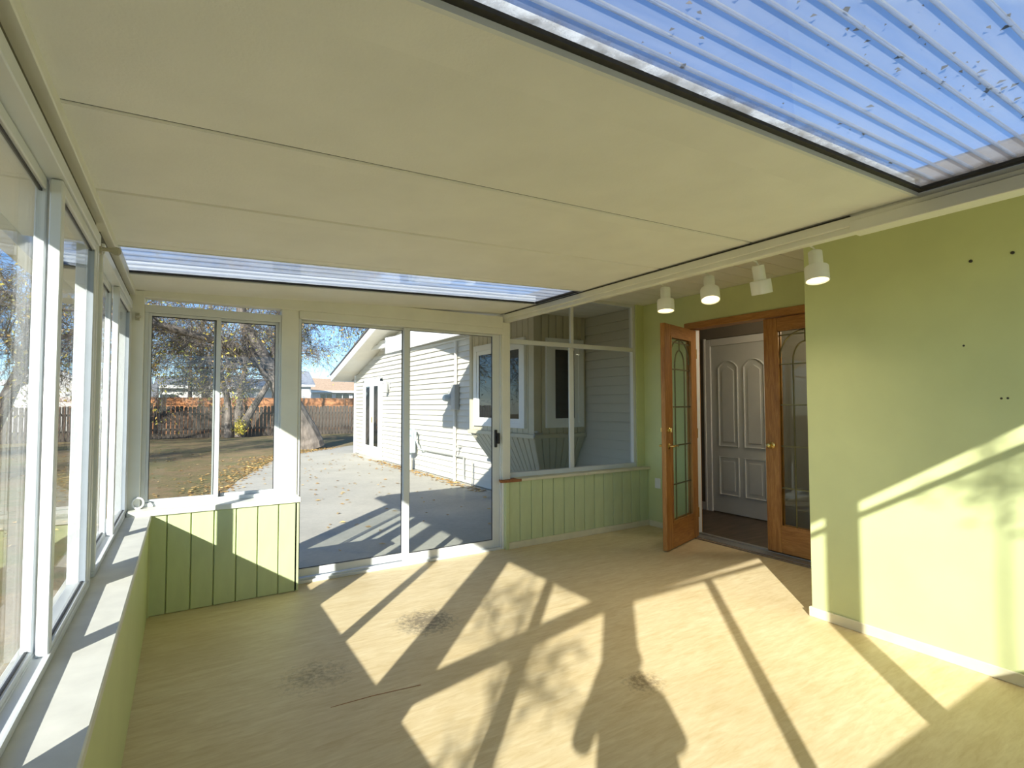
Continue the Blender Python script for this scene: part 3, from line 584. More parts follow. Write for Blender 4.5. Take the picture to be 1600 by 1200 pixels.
# ================================================================== TRACK LIGHTS
trk = B('light_track', (2.736, 2.772, 1.30, 2.75, 2.262, 2.300), M['lamp_white'], bevel=0.003, label='white lighting track hidden behind the long beam', category='track')
def lamp(y, tilt_dir, tilt, label, watts=14):
    t = thing('track_light', label, 'lamp', (2.752, y, 2.262), group='white track lamps behind the beam', local=True)
    put('arm', G().box(-0.012, 0.012, -0.025, 0.025, -0.012, 0.0).tube([(0, 0, -0.01), (0.03, 0, -0.022), (0.085, 0, -0.030), (0.098, 0, -0.040), (0.10, 0, -0.058)], 0.0055, 8), M['lamp_white'], t)
    ax = Vector((math.cos(tilt_dir)*math.sin(tilt), math.sin(tilt_dir)*math.sin(tilt), math.cos(tilt)))
    top = Vector((0.10, 0, -0.048))
    def at(h): return top - ax*h
    put('housing', G().lathe([(0.030, 0), (0.034, -0.004), (0.034, -0.092)], top, 24, ax), M['lamp_white'], t, smooth=True)
    put('shade', G().lathe([(0.034, -0.086), (0.056, -0.088), (0.058, -0.092), (0.058, -0.168), (0.054, -0.168), (0.054, -0.150), (0.040, -0.105)], top, 28, ax), M['lamp_white'], t, smooth=True)
    bl = put('bulb', G().lathe([(0.02, -0.108), (0.040, -0.125), (0.0525, -0.146), (0.050, -0.160), (0.03, -0.166), (0.004, -0.168)], top, 20, ax), M['bulb'], t, smooth=True)
    ld = bpy.data.lights.new('lamp_light', 'SPOT'); ld.energy = watts; ld.color = (1.0, 0.80, 0.55); ld.spot_size = math.radians(125); ld.spot_blend = 1.0; ld.shadow_soft_size = 0.04
    lo = bpy.data.objects.new('lamp_light', ld); COL.objects.link(lo); lo.parent = t; lo.location = at(0.176); lo.rotation_euler = (-ax).to_track_quat('-Z', 'Y').to_euler()
    return t
cdir = math.atan2(-1, -1)
lamp(2.53, cdir, -0.12, 'white track lamp nearest the back window')
lamp(2.17, cdir, -0.34, 'white track lamp tilted to show its glowing bulb', 4)
lamp(1.83, math.radians(186), 0.27, 'white track lamp leaning aside with hidden bulb, third from the back window', 8)
lamp(1.50, cdir, -0.17, 'white track lamp in front of the green wall corner', 2.5)

# small fittings
hk = put('shade_hook', G().box(-0.313, -0.303, 2.785, 2.815, 2.045, 2.085).tube([(-0.305, 2.80, 2.065), (-0.288, 2.80, 2.066), (-0.275, 2.80, 2.066), (-0.258, 2.80, 2.064), (-0.245, 2.80, 2.062), (-0.238, 2.80, 2.062)], [0.009, 0.008, 0.010, 0.018, 0.017, 0.008], 10), M['olive_plastic'], smooth=True, label='olive plastic hook on the middle post of the left windows', category='hook')
put('shade_hook', G().box(-0.285, -0.262, 4.372, 4.386, 1.98, 2.03).tube([(-0.272, 4.378, 2.00), (-0.272, 4.345, 2.002), (-0.255, 4.335, 2.00)], [0.009, 0.010, 0.008], 8), M['olive_plastic'], smooth=True, label='small olive clip high on the back corner post', category='hook')
put('pull_ring', G().tube([(-0.245+0.032*math.cos(i*math.pi/10), 4.372+0.006*math.sin(i*math.pi/10), 0.742+0.034*math.sin(i*math.pi/10)) for i in range(21)], 0.006, 8).box(-0.262, -0.232, 4.370, 4.388, 0.70, 0.712), M['vinyl'], smooth=True, label='small white ring standing at the corner of the back window sill', category='ring')

# ================================================================== HOUSE WING OUTSIDE
hw = thing('house', 'pale lap-sided house wing across the patio', 'house', (4.8, 10, EXT))
RY, RZ, FY, FZ = 11.8, 3.53, 16.7, 2.33
PS = (RZ-FZ)/(FY-RY)
put('wall_core', G().prism([(4.56, EXT), (FY-0.02, EXT), (FY-0.02, FZ), (RY, RZ), (8.0, RZ-PS*3.8), (8.0, 2.62), (4.56, 2.62)], 'x', 4.64, 4.76), M['siding'], hw)
ex = 0.1145; z = EXT+0.02; i = 0
while z < RZ-0.1:
    zt = min(z+ex, RZ-0.02)
    y1 = FY if zt <= FZ else FY-(zt-FZ)/PS
    y0 = 4.545 if zt < 2.60 else RY-(RZ-zt)/PS
    if y1-y0 > 0.3:
        put('siding_plank', G().prism([(4.64, z), (4.592, z), (4.596, z+0.008), (4.624, zt+0.012), (4.64, zt+0.012)], 'y', y0, y1), M['siding'], hw)
    z += ex; i += 1
B('corner_trim', (4.575, 4.64, FY-0.06, FY+0.03, EXT, FZ), M['vinyl'], hw, 0.004)
# gable roof of the wing with rake overhang
XK = 4.0
for sgn, ye in ((1, FY+0.62), (-1, 7.9)):
    def zr(y): return RZ-PS*abs(y-RY)
    g = G().prism([(RY, RZ), (ye, zr(ye)), (ye, zr(ye)+0.05), (RY, RZ+0.05)], 'x', XK+0.03, 4.66); put('soffit', g, M['soffit'], hw)
    g = G().prism([(RY, RZ-0.03), (ye, zr(ye)-0.03), (ye, zr(ye)+0.17), (RY, RZ+0.17)], 'x', XK, XK+0.03); put('rake_fascia', g, M['vinyl'], hw)
    g = G().prism([(RY, RZ+0.171), (ye+sgn*0.03, zr(ye)+0.165), (ye+sgn*0.03, zr(ye)+0.20), (RY, RZ+0.205)], 'x', XK-0.03, 10.0); put('roof', g, M['roof_dark'], hw)
B('eave_fascia', (XK, 10, FY+0.60, FY+0.63, FZ-PS*0.62-0.03, FZ-PS*0.62+0.17), M['vinyl'], hw)
# main house roof above the alcove
put('main_roof', G().prism([(2.69, 2.368), (2.69, 2.43), (9.0, 3.97), (9.0, 3.9), (3.72, 2.61)], 'y', -3.0, 8.02), M['roof_dark'], hw)
B('eave_fascia', (2.672, 2.70, 4.62, 8.02, 2.20, 2.43), M['vinyl'], hw)
B('eave_fascia', (2.685, 2.70, -3.0, 4.62, 2.315, 2.42), M['fascia_brown'], hw)
put('rake_fascia', G().prism([(2.672, 2.20), (2.672, 2.45), (4.58, 2.92), (4.58, 2.67)], 'y', 8.0, 8.03), M['vinyl'], hw)
# patio door of the wing
pd = thing('patio_door', 'white double patio door at the far end of the house wing', 'door', (4.57, 14.8, 0))
put('frame', G().box(4.545, 4.60, 14.0, 14.06, EXT+0.02, 2.12).box(4.545, 4.60, 15.55, 15.62, EXT+0.02, 2.12).box(4.545, 4.60, 14.0, 15.62, 2.05, 2.14).box(4.53, 4.60, 13.95, 15.67, 2.14, 2.17), M['vinyl'], pd)
for a, c in ((14.06, 14.80), (14.81, 15.55)):
    lf = put('door_leaf', G().box(4.555, 4.585, a, c, EXT+0.05, 2.05), M['vinyl'], pd, 0.004)
    B('pane', (4.548, 4.556, a+0.20, c-0.20, 0.25, 1.93), M['far_glass'], lf)
put('handle', G().box(4.535, 4.556, 14.74, 14.78, 0.9, 1.06), M['brass'], pd)
B('door_step', (4.40, 4.60, 13.95, 15.65, EXT, EXT+0.05), M['concrete'], pd)
# wall lamp
wlm = put('wall_lantern', G().box(4.57, 4.60, 13.40, 13.52, 1.80, 1.98).lathe([(0.03, -0.16), (0.07, -0.14), (0.08, 0.06), (0.03, 0.12), (0.01, 0.16)], (4.50, 13.46, 1.87), 10).tube([(4.58, 13.46, 1.92), (4.53, 13.46, 2.03), (4.50, 13.46, 2.02)], 0.012, 6), M['meter_grey'], label='small lantern on siding right of the far patio door', category='lantern')
# awning cassette
aw = thing('awning', 'long closed white awning box high on the house siding', 'awning', (4.5, 12.2, 2.95))
def aw_box(x0, x1, z0, z1, y0=10.0, y1=14.35, s=0.03):
    def dz(y): return (y-12.2)*s
    return G().hexa([(x0, y0, z0+dz(y0)), (x1, y0, z0+dz(y0)), (x1, y1, z0+dz(y1)), (x0, y1, z0+dz(y1)), (x0, y0, z1+dz(y0)), (x1, y0, z1+dz(y0)), (x1, y1, z1+dz(y1)), (x0, y1, z1+dz(y1))])
put('cassette', aw_box(4.40, 4.59, 2.87, 3.06), M['vinyl'], aw, 0.02); put('front_bar', aw_box(4.37, 4.41, 2.84, 2.95), M['vinyl'], aw, 0.01)
for yy in (10.5, 12.2, 13.9): B('bracket', (4.52, 4.61, yy-0.05, yy+0.05, 2.82+(yy-12.2)*0.03, 3.1+(yy-12.2)*0.03), M['vinyl'], aw)
# gas meter
gm = thing('gas_meter', 'grey gas meter with pipes at the foot of the siding', 'gas meter', (4.45, 11.48, EXT))
put('body', G().box(4.36, 4.52, 11.36, 11.62, 0.30, 0.62), M['gas_grey'], gm, 0.03, segs=3)
put('index', G().lathe([(0.075, 0), (0.075, 0.03), (0.06, 0.04)], (4.36, 11.49, 0.50), 16, Vector((-1, 0, 0))), M['gas_grey'], gm)
put('pipe', G().tube([(4.46, 11.56, EXT), (4.46, 11.56, 0.72), (4.46, 11.50, 0.82), (4.46, 11.36, 0.84), (4.46, 11.26, 0.78), (4.46, 11.26, 0.60)], 0.03, 8).tube([(4.46, 11.42, 0.62), (4.46, 11.42, 0.84)], 0.028, 8).tube([(4.46, 11.26, 0.66), (4.46, 11.02, 0.42), (4.55, 10.95, 0.40)], 0.016, 8), M['gas_grey'], gm)
put('regulator', G().lathe([(0.03, -0.06), (0.085, -0.04), (0.085, 0.0), (0.04, 0.03), (0.035, 0.07)], (4.44, 11.56, 0.76), 14, Vector((-1, 0, 0.2)).normalized()), M['gas_grey'], gm)
put('service_riser', G().lathe([(0.06, -0.02), (0.06, 0.25), (0.045, 0.28)], (4.46, 11.56, EXT), 12), M['meter_grey'], gm)
# electric meter and conduit
em = thing('electric_meter', 'grey electric meter box with conduit on the siding', 'meter', (4.55, 9.45, EXT))
put('box', G().box(4.49, 4.60, 9.30, 9.46, 1.30, 1.80), M['meter_grey'], em, 0.01); put('socket_box', G().box(4.50, 4.60, 9.48, 9.64, 1.38, 1.68), M['meter_grey'], em, 0.01)
put('dial', G().lathe([(0.075, 0), (0.075, 0.07), (0.06, 0.12), (0.02, 0.13)], (4.50, 9.57, 1.54), 18, Vector((-1, 0, 0))), M['gas_grey'], em, smooth=True)
put('conduit', G().tube([(4.555, 9.42, 1.32), (4.555, 9.42, EXT)], 0.032, 10), M['beige_pipe'], em)
put('conduit', G().tube([(4.555, 9.38, 1.78), (4.555, 9.38, 2.66)], 0.03, 10), M['beige_pipe'], em)
tp = put('pipe_run', G().tube([(4.55, 10.90, 0.40), (4.55, 9.0, 0.40)], 0.015, 8).tube([(4.55, 9.02, 0.40), (4.55, 9.02, 0.02), (4.57, 9.02, 0.0)], 0.015, 8).tube([(4.52, 8.62, 0.36), (4.52, 8.62, -0.08)], 0.014, 8), M['meter_grey'], label='thin grey pipes low on the siding right of the gas meter', category='pipe')
put('garden_tap', G().tube([(4.60, 9.20, 0.58), (4.52, 9.20, 0.58), (4.48, 9.20, 0.55), (4.475, 9.20, 0.50)], 0.014, 8).lathe([(0.035, 0), (0.035, 0.012)], (4.52, 9.20, 0.615), 10), M['meter_grey'], label='small tap on the siding right of the conduit', category='tap')

# ------------------------------------------------------------------ box bay
bay = thing('bay_window', 'beige board bay with tapered skirt beyond the fixed window', 'bay', (4.2, 6.4, 0.4))
BX, BY0, BY1, BZ0, BZ1 = 3.77, 5.50, 7.24, 1.02, 2.57
B('bay_core', (BX+0.03, 4.62, BY0+0.03, BY1-0.03, BZ0, BZ1), M['bay_board'], bay)
n = 7
for i in range(n):
    a = BX+(4.59-BX)*i/n; c = BX+(4.59-BX)*(i+1)/n
    B('board', (a+0.004, c-0.004, BY0, BY0+0.032, BZ0, BZ1), M['bay_board'], bay, 0.004)
    B('board', (a+0.004, c-0.004, BY1-0.032, BY1, BZ0, BZ1), M['bay_board'], bay, 0.004)
n = 13
for i in range(n):
    a = BY0+(BY1-BY0)*i/n; c = BY0+(BY1-BY0)*(i+1)/n
    B('board', (BX, BX+0.032, a+0.004, c-0.004, BZ0, BZ1), M['bay_board'], bay, 0.004)
put('corner_trim', G().prism([(BX-0.012, BY0-0.012), (BX+0.07, BY0-0.012), (BX+0.07, BY0+0.001), (BX+0.001, BY0+0.001), (BX+0.001, BY0+0.07), (BX-0.012, BY0+0.07)], 'z', BZ0, BZ1-0.003), M['bay_board'], bay)
B('corner_trim', (BX-0.012, BX+0.02, BY1-0.07, BY1+0.012, BZ0, BZ1), M['bay_board'], bay, 0.003); B('corner_trim', (4.53, 4.60, BY0-0.012, BY0+0.02, BZ0, BZ1), M['bay_board'], bay, 0.003)
put('ledge', G().box(BX-0.035, 4.60, BY0-0.035, BY1+0.035, BZ0-0.055, BZ0), M['bay_board'], bay, 0.005)
# tapered skirt boards
def lerp(a, b_, t): return a+(b_-a)*t
tb = dict(x=BX, y0=BY0, y1=BY1, z=BZ0-0.055); bb = dict(x=4.30, y0=6.0, y1=6.74, z=0.0)
put('skirt_core', G().hexa([(bb['x']+0.02, bb['y0']+0.02, bb['z']), (4.62, bb['y0']+0.02, bb['z']), (4.62, bb['y1']-0.02, bb['z']), (bb['x']+0.02, bb['y1']-0.02, bb['z']),
                           (tb['x']+0.02, tb['y0']+0.02, tb['z']), (4.62, tb['y0']+0.02, tb['z']), (4.62, tb['y1']-0.02, tb['z']), (tb['x']+0.02, tb['y1']-0.02, tb['z'])]), M['bay_board'], bay)
def skirt(p0, p1, q0, q1, inn):
    # p: top edge points, q: bottom edge points; inn: inward offset vector
    i_ = Vector(inn); P = [Vector(q0), Vector(q1), Vector(q1)+i_, Vector(q0)+i_, Vector(p0), Vector(p1), Vector(p1)+i_, Vector(p0)+i_]
    put('skirt_board', G().hexa(P), M['bay_board'], bay, 0.003)
n = 7
for i in range(n):
    t0, t1 = i/n+0.006, (i+1)/n-0.006
    skirt((lerp(tb['x'], 4.60, t0), tb['y0'], tb['z']), (lerp(tb['x'], 4.60, t1), tb['y0'], tb['z']), (lerp(bb['x'], 4.60, t0), bb['y0'], bb['z']), (lerp(bb['x'], 4.60, t1), bb['y0'], bb['z']), (0, 0.03, 0))
n = 13
for i in range(n):
    t0, t1 = i/n+0.004, (i+1)/n-0.004
    skirt((tb['x'], lerp(tb['y0'], tb['y1'], t0), tb['z']), (tb['x'], lerp(tb['y0'], tb['y1'], t1), tb['z']), (bb['x'], lerp(bb['y0'], bb['y1'], t0), bb['z']), (bb['x'], lerp(bb['y0'], bb['y1'], t1), bb['z']), (0.03, 0, 0))
# bay windows
def bay_win(axis, a, c, z0, z1, gl):
    def bxx(u0, u1, w0, w1, z0_, z1_):
        return (u0, u1, BY0-w1, BY0-w0, z0_, z1_) if axis == 'x' else (BX-w1, BX-w0, u0, u1, z0_, z1_)
    w = put('window_frame', G().box(*bxx(a, a+0.085, 0, 0.035, z0, z1)).box(*bxx(c-0.085, c, 0, 0.035, z0, z1)).box(*bxx(a+0.085, c-0.085, 0, 0.034, z1-0.085, z1)).box(*bxx(a+0.085, c-0.085, 0, 0.034, z0, z0+0.06)), M['vinyl'], bay)
    put('sash', G().box(*bxx(a+0.085, a+0.145, 0, 0.022, z0+0.06, z1-0.085)).box(*bxx(c-0.145, c-0.085, 0, 0.022, z0+0.06, z1-0.085)).box(*bxx(a+0.145, c-0.145, 0, 0.021, z1-0.145, z1-0.085)).box(*bxx(a+0.145, c-0.145, 0, 0.021, z0+0.06, z0+0.12)), M['vinyl'], w)
    B('pane', bxx(a+0.14, c-0.14, 0.002, 0.012, z0+0.115, z1-0.14), M['far_glass'], w)
bay_win('x', 3.945, 4.555, 1.10, 2.26, None)
bay_win('y', 5.68, 7.08, 1.09, 2.28, None)
put('spigot', G().tube([(BX+0.10, BY0-0.03, 1.03), (BX+0.02, BY0-0.09, 1.035), (BX-0.06, BY0-0.09, 1.03), (BX-0.065, BY0-0.09, 0.99)], 0.013, 8).lathe([(0.03, 0), (0.03, 0.012)], (BX-0.02, BY0-0.09, 1.055), 10).tube([(BX-0.02, BY0-0.09, 1.03), (BX-0.02, BY0-0.09, 1.06)], 0.007, 6), M['meter_grey'], label='small metal tap at the lower corner of the bay', category='tap')
put('porch_light', G().lathe([(0.06, 0.0), (0.06, -0.02), (0.035, -0.03), (0.045, -0.09), (0.02, -0.12)], (3.35, 6.3, 2.57), 14), M['vinyl'], smooth=True, label='small white light under the soffit outside', category='lamp')

# ================================================================== NEIGHBOURS, FENCES
pf = thing('picket_fence', 'dark weathered picket fence across the back of the yard', 'fence', (0, 28.5, EXT))
x = -9.0; src = []
for k in range(6):
    t_ = R.uniform(-0.03, 0.03)
    g = G().prism([(-0.07, 0), (0.07, 0), (0.07, 1.42+t_), (0.045, 1.46+t_), (-0.045, 1.46+t_), (-0.07, 1.42+t_)], 'y', -0.011, 0.011)
    src.append(g)
proto = []
while x < 10.0:
    k = R.randrange(6)
    if len(proto) < 6:
        g = G(); g.v = [(p[0]+x, p[1]+28.5, p[2]+EXT-0.01) for p in src[len(proto)].v]; g.f = src[len(proto)].f
        o = put('picket', g, M['fence_grey'], pf); proto.append(o)
    else:
        s_ = proto[k]; c = POS[s_.name]; again(s_, 'picket', (x, 28.5+R.uniform(-0.006, 0.006), c.z), pf)
    x += 0.166
B('rail', (-9, 10, 28.515, 28.56, 0.25, 0.34), M['fence_grey'], pf); B('rail', (-9, 10, 28.515, 28.56, 0.95, 1.04), M['fence_grey'], pf)
of = thing('cedar_fence', 'orange cedar fence showing above the dark picket fence', 'fence', (3, 33, EXT))
x = -2.4; first = None
while x < 12:
    if first is None: first = B('picket', (x-0.13, x+0.13, 32.99, 33.01, EXT, 1.78), M['fence_orange'], of)
    else: again(first, 'picket', (x, 33.0, POS[first.name].z + R.uniform(-0.01, 0.01)), of)
    x += 0.268
B('cap_rail', (-2.5, 12, 32.96, 33.04, 1.78, 1.82), M['fence_orange'], of); B('rail', (-2.5, 12, 32.95, 32.99, 1.45, 1.54), M['fence_orange'], of)
def nhouse(name, label, x0, x1, y0, y1, ze, zr_, wall, roof, axis='x', over=0.4, wins=()):
    t = thing(name, label, 'house', ((x0+x1)/2, y0, EXT))
    B('wall', (x0, x1, y0, y1, EXT, ze), M[wall], t)
    if axis == 'x':   # ridge along x
        ym = (y0+y1)/2
        put('roof', G().prism([(y0-over, ze-0.02), (ym, zr_), (y1+over, ze-0.02), (y1+over, ze+0.14), (ym, zr_+0.16), (y0-over, ze+0.14)], 'x', x0-over, x1+over), M[roof], t)
        put('gable', G().prism([(y0, ze), (y1, ze), (ym, zr_)], 'x', x0, x1), M[wall], t)
        B('fascia', (x0-over, x1+over, y0-over-0.03, y0-over, ze-0.10, ze+0.10), M['vinyl'], t)
    else:
        xm = (x0+x1)/2
        put('roof', G().prism([(x0-over, ze-0.02), (xm, zr_), (x1+over, ze-0.02), (x1+over, ze+0.14), (xm, zr_+0.16), (x0-over, ze+0.14)], 'y', y0-over, y1+over), M[roof], t)
        put('gable', G().prism([(x0, ze), (x1, ze), (xm, zr_)], 'y', y0, y1), M[wall], t)
        put('fascia', G().prism([(x0-over, ze-0.06), (xm, zr_-0.04), (x1+over, ze-0.06), (x1+over, ze+0.15), (xm, zr_+0.17), (x0-over, ze+0.15)], 'y', y0-over-0.04, y0-over), M['vinyl'], t)
    for (a, c, z0, z1) in wins:
        f = B('window', (a, c, y0-0.05, y0, z0, z1), M['vinyl'], t)
        B('pane', (a+0.08, (a+c)/2-0.03, y0-0.06, y0-0.045, z0+0.08, z1-0.08), M['far_glass'], f); B('pane', ((a+c)/2+0.03, c-0.08, y0-0.06, y0-0.045, z0+0.08, z1-0.08), M['far_glass'], f)
    return t
nhouse('neighbour_house', 'white gabled house behind the fence at far left', -8.3, -4.9, 40, 47, 2.55, 3.5, 'stucco_white', 'roof_grey', 'y', 0.35)
nhouse('neighbour_house', 'grey roofed house seen between the left window posts', -4.4, -2.4, 48, 54, 1.9, 3.4, 'stucco_white', 'roof_grey', 'x', 0.3)
nhouse('neighbour_garage', 'long white garage behind the fence and the three-stemmed tree', -1.3, 6.2, 42, 48, 2.65, 3.3, 'stucco_white', 'roof_grey', 'x', 0.35)
B('garage_shade_side', (-2.35, -1.35, 39.5, 41, EXT, 2.75), M['stucco_shaded'], label='blue-grey box standing for the shaded side of the long white garage', category='garage side')  # the garage's side in shade, its shade put into the blue-grey colour
nhouse('neighbour_house', 'house with grey roof just left of the siding wing, behind the big trunk', 7.2, 9.6, 49, 54, 3.1, 4.4, 'stucco_white', 'roof_grey', 'x', 0.3)
nhouse('neighbour_house', 'tan roofed house with white windows beside the siding wing', 10.9, 18, 55, 62, 2.75, 4.1, 'stucco_white', 'roof_tan', 'x', 0.5, [(11.6, 12.9, 2.0, 2.62), (13.1, 14.6, 2.0, 2.62), (14.8, 16.2, 2.0, 2.62)])

# ================================================================== TREES
def rot_about(v, ax, a): return Quaternion(ax, a) @ v
def perp(v, rr):
    a = Vector((rr.gauss(0, 1), rr.gauss(0, 1), rr.gauss(0, 1))); a = a - a.project(v)
    return a.normalized() if a.length > 1e-3 else perp(v, rr)
def grow(g, tips, rr, p, dvec, L, r, lev, maxlev, droop, spread=0.7, nch=(4, 6)):
    steps = 5 if lev < 2 else 4
    pts = [p.copy()]; rad = [r]; dv = dvec.normalized()
    for i in range(steps):
        dv = (dv + perp(dv, rr)*rr.uniform(0.05, 0.28) + Vector((0, 0, droop if lev >= 2 else 0.06))).normalized()
        p = p + dv*(L/steps); pts.append(p.copy()); rad.append(max(0.004, r*(1-0.72*(i+1)/steps)))
    g.tube(pts, rad, (7, 6, 5, 4, 3, 3)[min(lev, 5)], cap=False)
    if lev >= maxlev-1:
        for q in pts[2:]: tips.append((q.copy(), dv.copy()))
    if lev < maxlev:
        for k in range(rr.randint(*nch)):
            i = rr.randint(1, steps); t = rr.random()*0.9
            q = pts[i-1].lerp(pts[i], t); rq = rad[i-1]*(1-t)+rad[i]*t
            nd = rot_about((pts[i]-pts[i-1]).normalized(), perp(dv, rr), rr.uniform(0.5, 1.0)*spread*1.3)
            grow(g, tips, rr, q, nd, L*rr.uniform(0.48, 0.75), max(0.006, rq*rr.uniform(0.4, 0.6)), lev+1, maxlev, droop, spread, nch)
def leaves(tips, rr, count, size, jit):
    g = G()
    for i in range(count):
        q, dv = rr.choice(tips)
        q = q + Vector((rr.gauss(0, jit), rr.gauss(0, jit), rr.gauss(0, jit)-jit*0.5))
        u = Vector((rr.gauss(0, 1), rr.gauss(0, 1), rr.gauss(0, 1))).normalized()*size*rr.uniform(0.6, 1.2); w = perp(u.normalized(), rr)*u.length*0.45
        g.add([q-u*0.5, q+w*0.5, q+u*0.5, q-w*0.5], [(0, 1, 2, 3)])
    return g
def tree(name, label, trunks, seed, maxlev, nleaf, lsize=0.10, leafm='leaf', droop=-0.06, spread=0.75, nch=(4, 6), kids=6, klen=2.6, bark='bark', cat='tree', jit=0.12, kfrom=0.35):
    rr = random.Random(seed)
    t = thing(name, label, cat, trunks[0][0][0])
    tips = []; twig = G(); tk = G()
    for pts, rad in trunks:
        P = [Vector(p) for p in pts]
        # smooth resample
        Q = []; Rr = []
        for i in range(len(P)-1):
            a, b_, c_, d_ = P[max(i-1, 0)], P[i], P[i+1], P[min(i+2, len(P)-1)]
            for s_ in range(4):
                u = s_/4; Q.append(0.5*((2*b_)+(c_-a)*u+(2*a-5*b_+4*c_-d_)*u*u+(3*b_-a-3*c_+d_)*u**3)); Rr.append((rad[i]*(1-u)+rad[i+1]*u)*rr.uniform(0.94, 1.06))
        Q.append(P[-1]); Rr.append(rad[-1])
        tk.tube(Q, Rr, 12, cap=True)
        nQ = len(Q)
        for k in range(kids):
            i = rr.randint(int(nQ*kfrom), nQ-2); dv = (Q[i+1]-Q[i]).normalized()
            nd = rot_about(dv, perp(dv, rr), rr.uniform(0.5, 1.1))
            if nd.z < -0.1: nd.z *= -0.4
            grow(twig, tips, rr, Q[i], nd, klen*rr.uniform(0.6, 1.2), min(0.075, Rr[i]*rr.uniform(0.3, 0.5)), 1, maxlev, droop, spread, nch)
        grow(twig, tips, rr, Q[-1], (Q[-1]-Q[-2]), klen, Rr[-1], 1, maxlev, droop, spread, nch)
    put('trunk', tk, M[bark], t, smooth=False)
    put('branches', twig, M['bark_dark'] if bark != 'bark' else M[bark], t, kind='stuff')
    if nleaf: put('leaves', leaves(tips, rr, nleaf, lsize, jit), M[leafm], t, kind='stuff')
    return t
tree('leaning_tree', 'big leaning tree with thick grey trunk at the edge of the patio',
     [([(3.82, 19.3, EXT), (3.66, 19.3, 0.40), (3.2, 19.3, 1.25), (2.72, 19.3, 2.2), (2.13, 19.2, 3.07), (1.65, 19.0, 4.1), (1.3, 18.8, 5.6)], [0.46, 0.41, 0.37, 0.34, 0.27, 0.18, 0.10]),
      ([(2.35, 19.25, 2.75), (1.5, 18.9, 3.2), (0.5, 18.4, 3.45), (-0.8, 18.0, 3.75), (-2.2, 17.6, 3.9)], [0.20, 0.14, 0.11, 0.085, 0.05]),
      ([(2.55, 19.3, 2.5), (2.75, 19.6, 3.6), (3.2, 19.8, 4.8), (4.0, 19.6, 6.0)], [0.22, 0.16, 0.12, 0.07]),
      ([(2.9, 19.7, 4.0), (3.8, 19.0, 4.6), (4.4, 18.6, 4.8)], [0.10, 0.07, 0.04])],
     11, 5, 8000, 0.11, droop=-0.12, kids=8, klen=2.6, nch=(4, 5))
tree('triple_tree', 'three-stemmed tree in front of the picket fence',
     [([(1.85, 27.9, EXT), (1.80, 27.9, 0.9), (1.72, 27.9, 1.9), (1.45, 27.9, 2.7), (1.2, 27.8, 4.2)], [0.20, 0.16, 0.14, 0.12, 0.06]),
      ([(2.15, 28.0, EXT), (2.22, 28.0, 0.9), (2.32, 28.0, 2.05), (2.5, 28.1, 3.2), (2.6, 28.0, 5.0)], [0.19, 0.16, 0.14, 0.10, 0.05]),
      ([(2.30, 27.8, EXT), (2.55, 27.8, 0.7), (3.3, 27.8, 2.1), (3.9, 27.8, 3.2), (4.3, 27.8, 4.6)], [0.20, 0.18, 0.14, 0.09, 0.05])],
     23, 5, 1800, 0.11, nch=(3, 5), kids=6, klen=2.2, bark='bark', kfrom=0.5)
tree('old_tree', 'dark leaning tree by the fence at far left',
     [([(-5.9, 25, EXT), (-5.5, 25, 0.9), (-5.02, 25, 2.3), (-4.8, 25, 3.3), (-4.6, 24.8, 5.5)], [0.30, 0.25, 0.21, 0.16, 0.07]),
      ([(-4.95, 25, 2.6), (-4.2, 24.6, 3.5), (-3.2, 24.2, 4.1), (-2.0, 24, 4.5)], [0.12, 0.10, 0.07, 0.04])],
     37, 5, 3400, 0.12, nch=(3, 5), kids=9, klen=2.6, bark='bark_dark', kfrom=0.45)
tree('yard_tree', 'bushy bare-branched tree behind the fence between the left posts',
     [([(-2.9, 31, EXT), (-2.9, 31, 1.5), (-2.7, 31, 3.5), (-2.6, 31, 6.0)], [0.2, 0.17, 0.12, 0.05])],
     41, 5, 3600, 0.13, nch=(3, 5), kids=14, klen=2.6, bark='bark_dark', kfrom=0.35)
tree('yard_tree', 'twiggy tree filling the sky behind the small back window',
     [([(1.2, 38.5, EXT), (1.2, 38.5, 2.0), (0.9, 38.5, 4.5), (1.0, 38.5, 7.5)], [0.24, 0.2, 0.14, 0.05])],
     43, 5, 3000, 0.14, nch=(3, 5), kids=14, klen=3.2, bark='bark_dark', kfrom=0.35)
tree('yard_tree', 'tall twiggy tree above the house with the grey roof',
     [([(5.2, 38, EXT), (5.2, 38, 2.5), (5.4, 38, 5.5), (5.2, 38, 9)], [0.25, 0.2, 0.14, 0.05])],
     47, 5, 1500, 0.14, kids=10, klen=3.2, bark='bark_dark', kfrom=0.4)
# spruce
rr = random.Random(5); sp = thing('spruce', 'dark spruce in front of the long white garage', 'tree', (0.35, 34.5, EXT))
put('trunk', G().tube([(0.35, 36.5, EXT), (0.35, 36.5, 6.5)], [0.16, 0.02], 8), M['bark_dark'], sp)
g = G()
for i in range(150):
    h = rr.uniform(2.15, 6.0); L = (6.6-h)*0.40*rr.uniform(0.7, 1.1); a = rr.uniform(0, 6.28)
    p0 = Vector((0.35, 36.5, h)); dv = Vector((math.cos(a), math.sin(a), -0.25))
    for k in range(22):
        t_ = rr.uniform(0.15, 1); q = p0+dv*L*t_+Vector((rr.gauss(0, 0.06), rr.gauss(0, 0.06), rr.gauss(0, 0.05)))
        u = (dv+perp(dv.normalized(), rr)*0.7).normalized()*0.16; w = perp(u.normalized(), rr)*0.03
        g.add([q-w, q+u, q+w], [(0, 1, 2)])
put('needles', g, M['needle'], sp, kind='stuff')
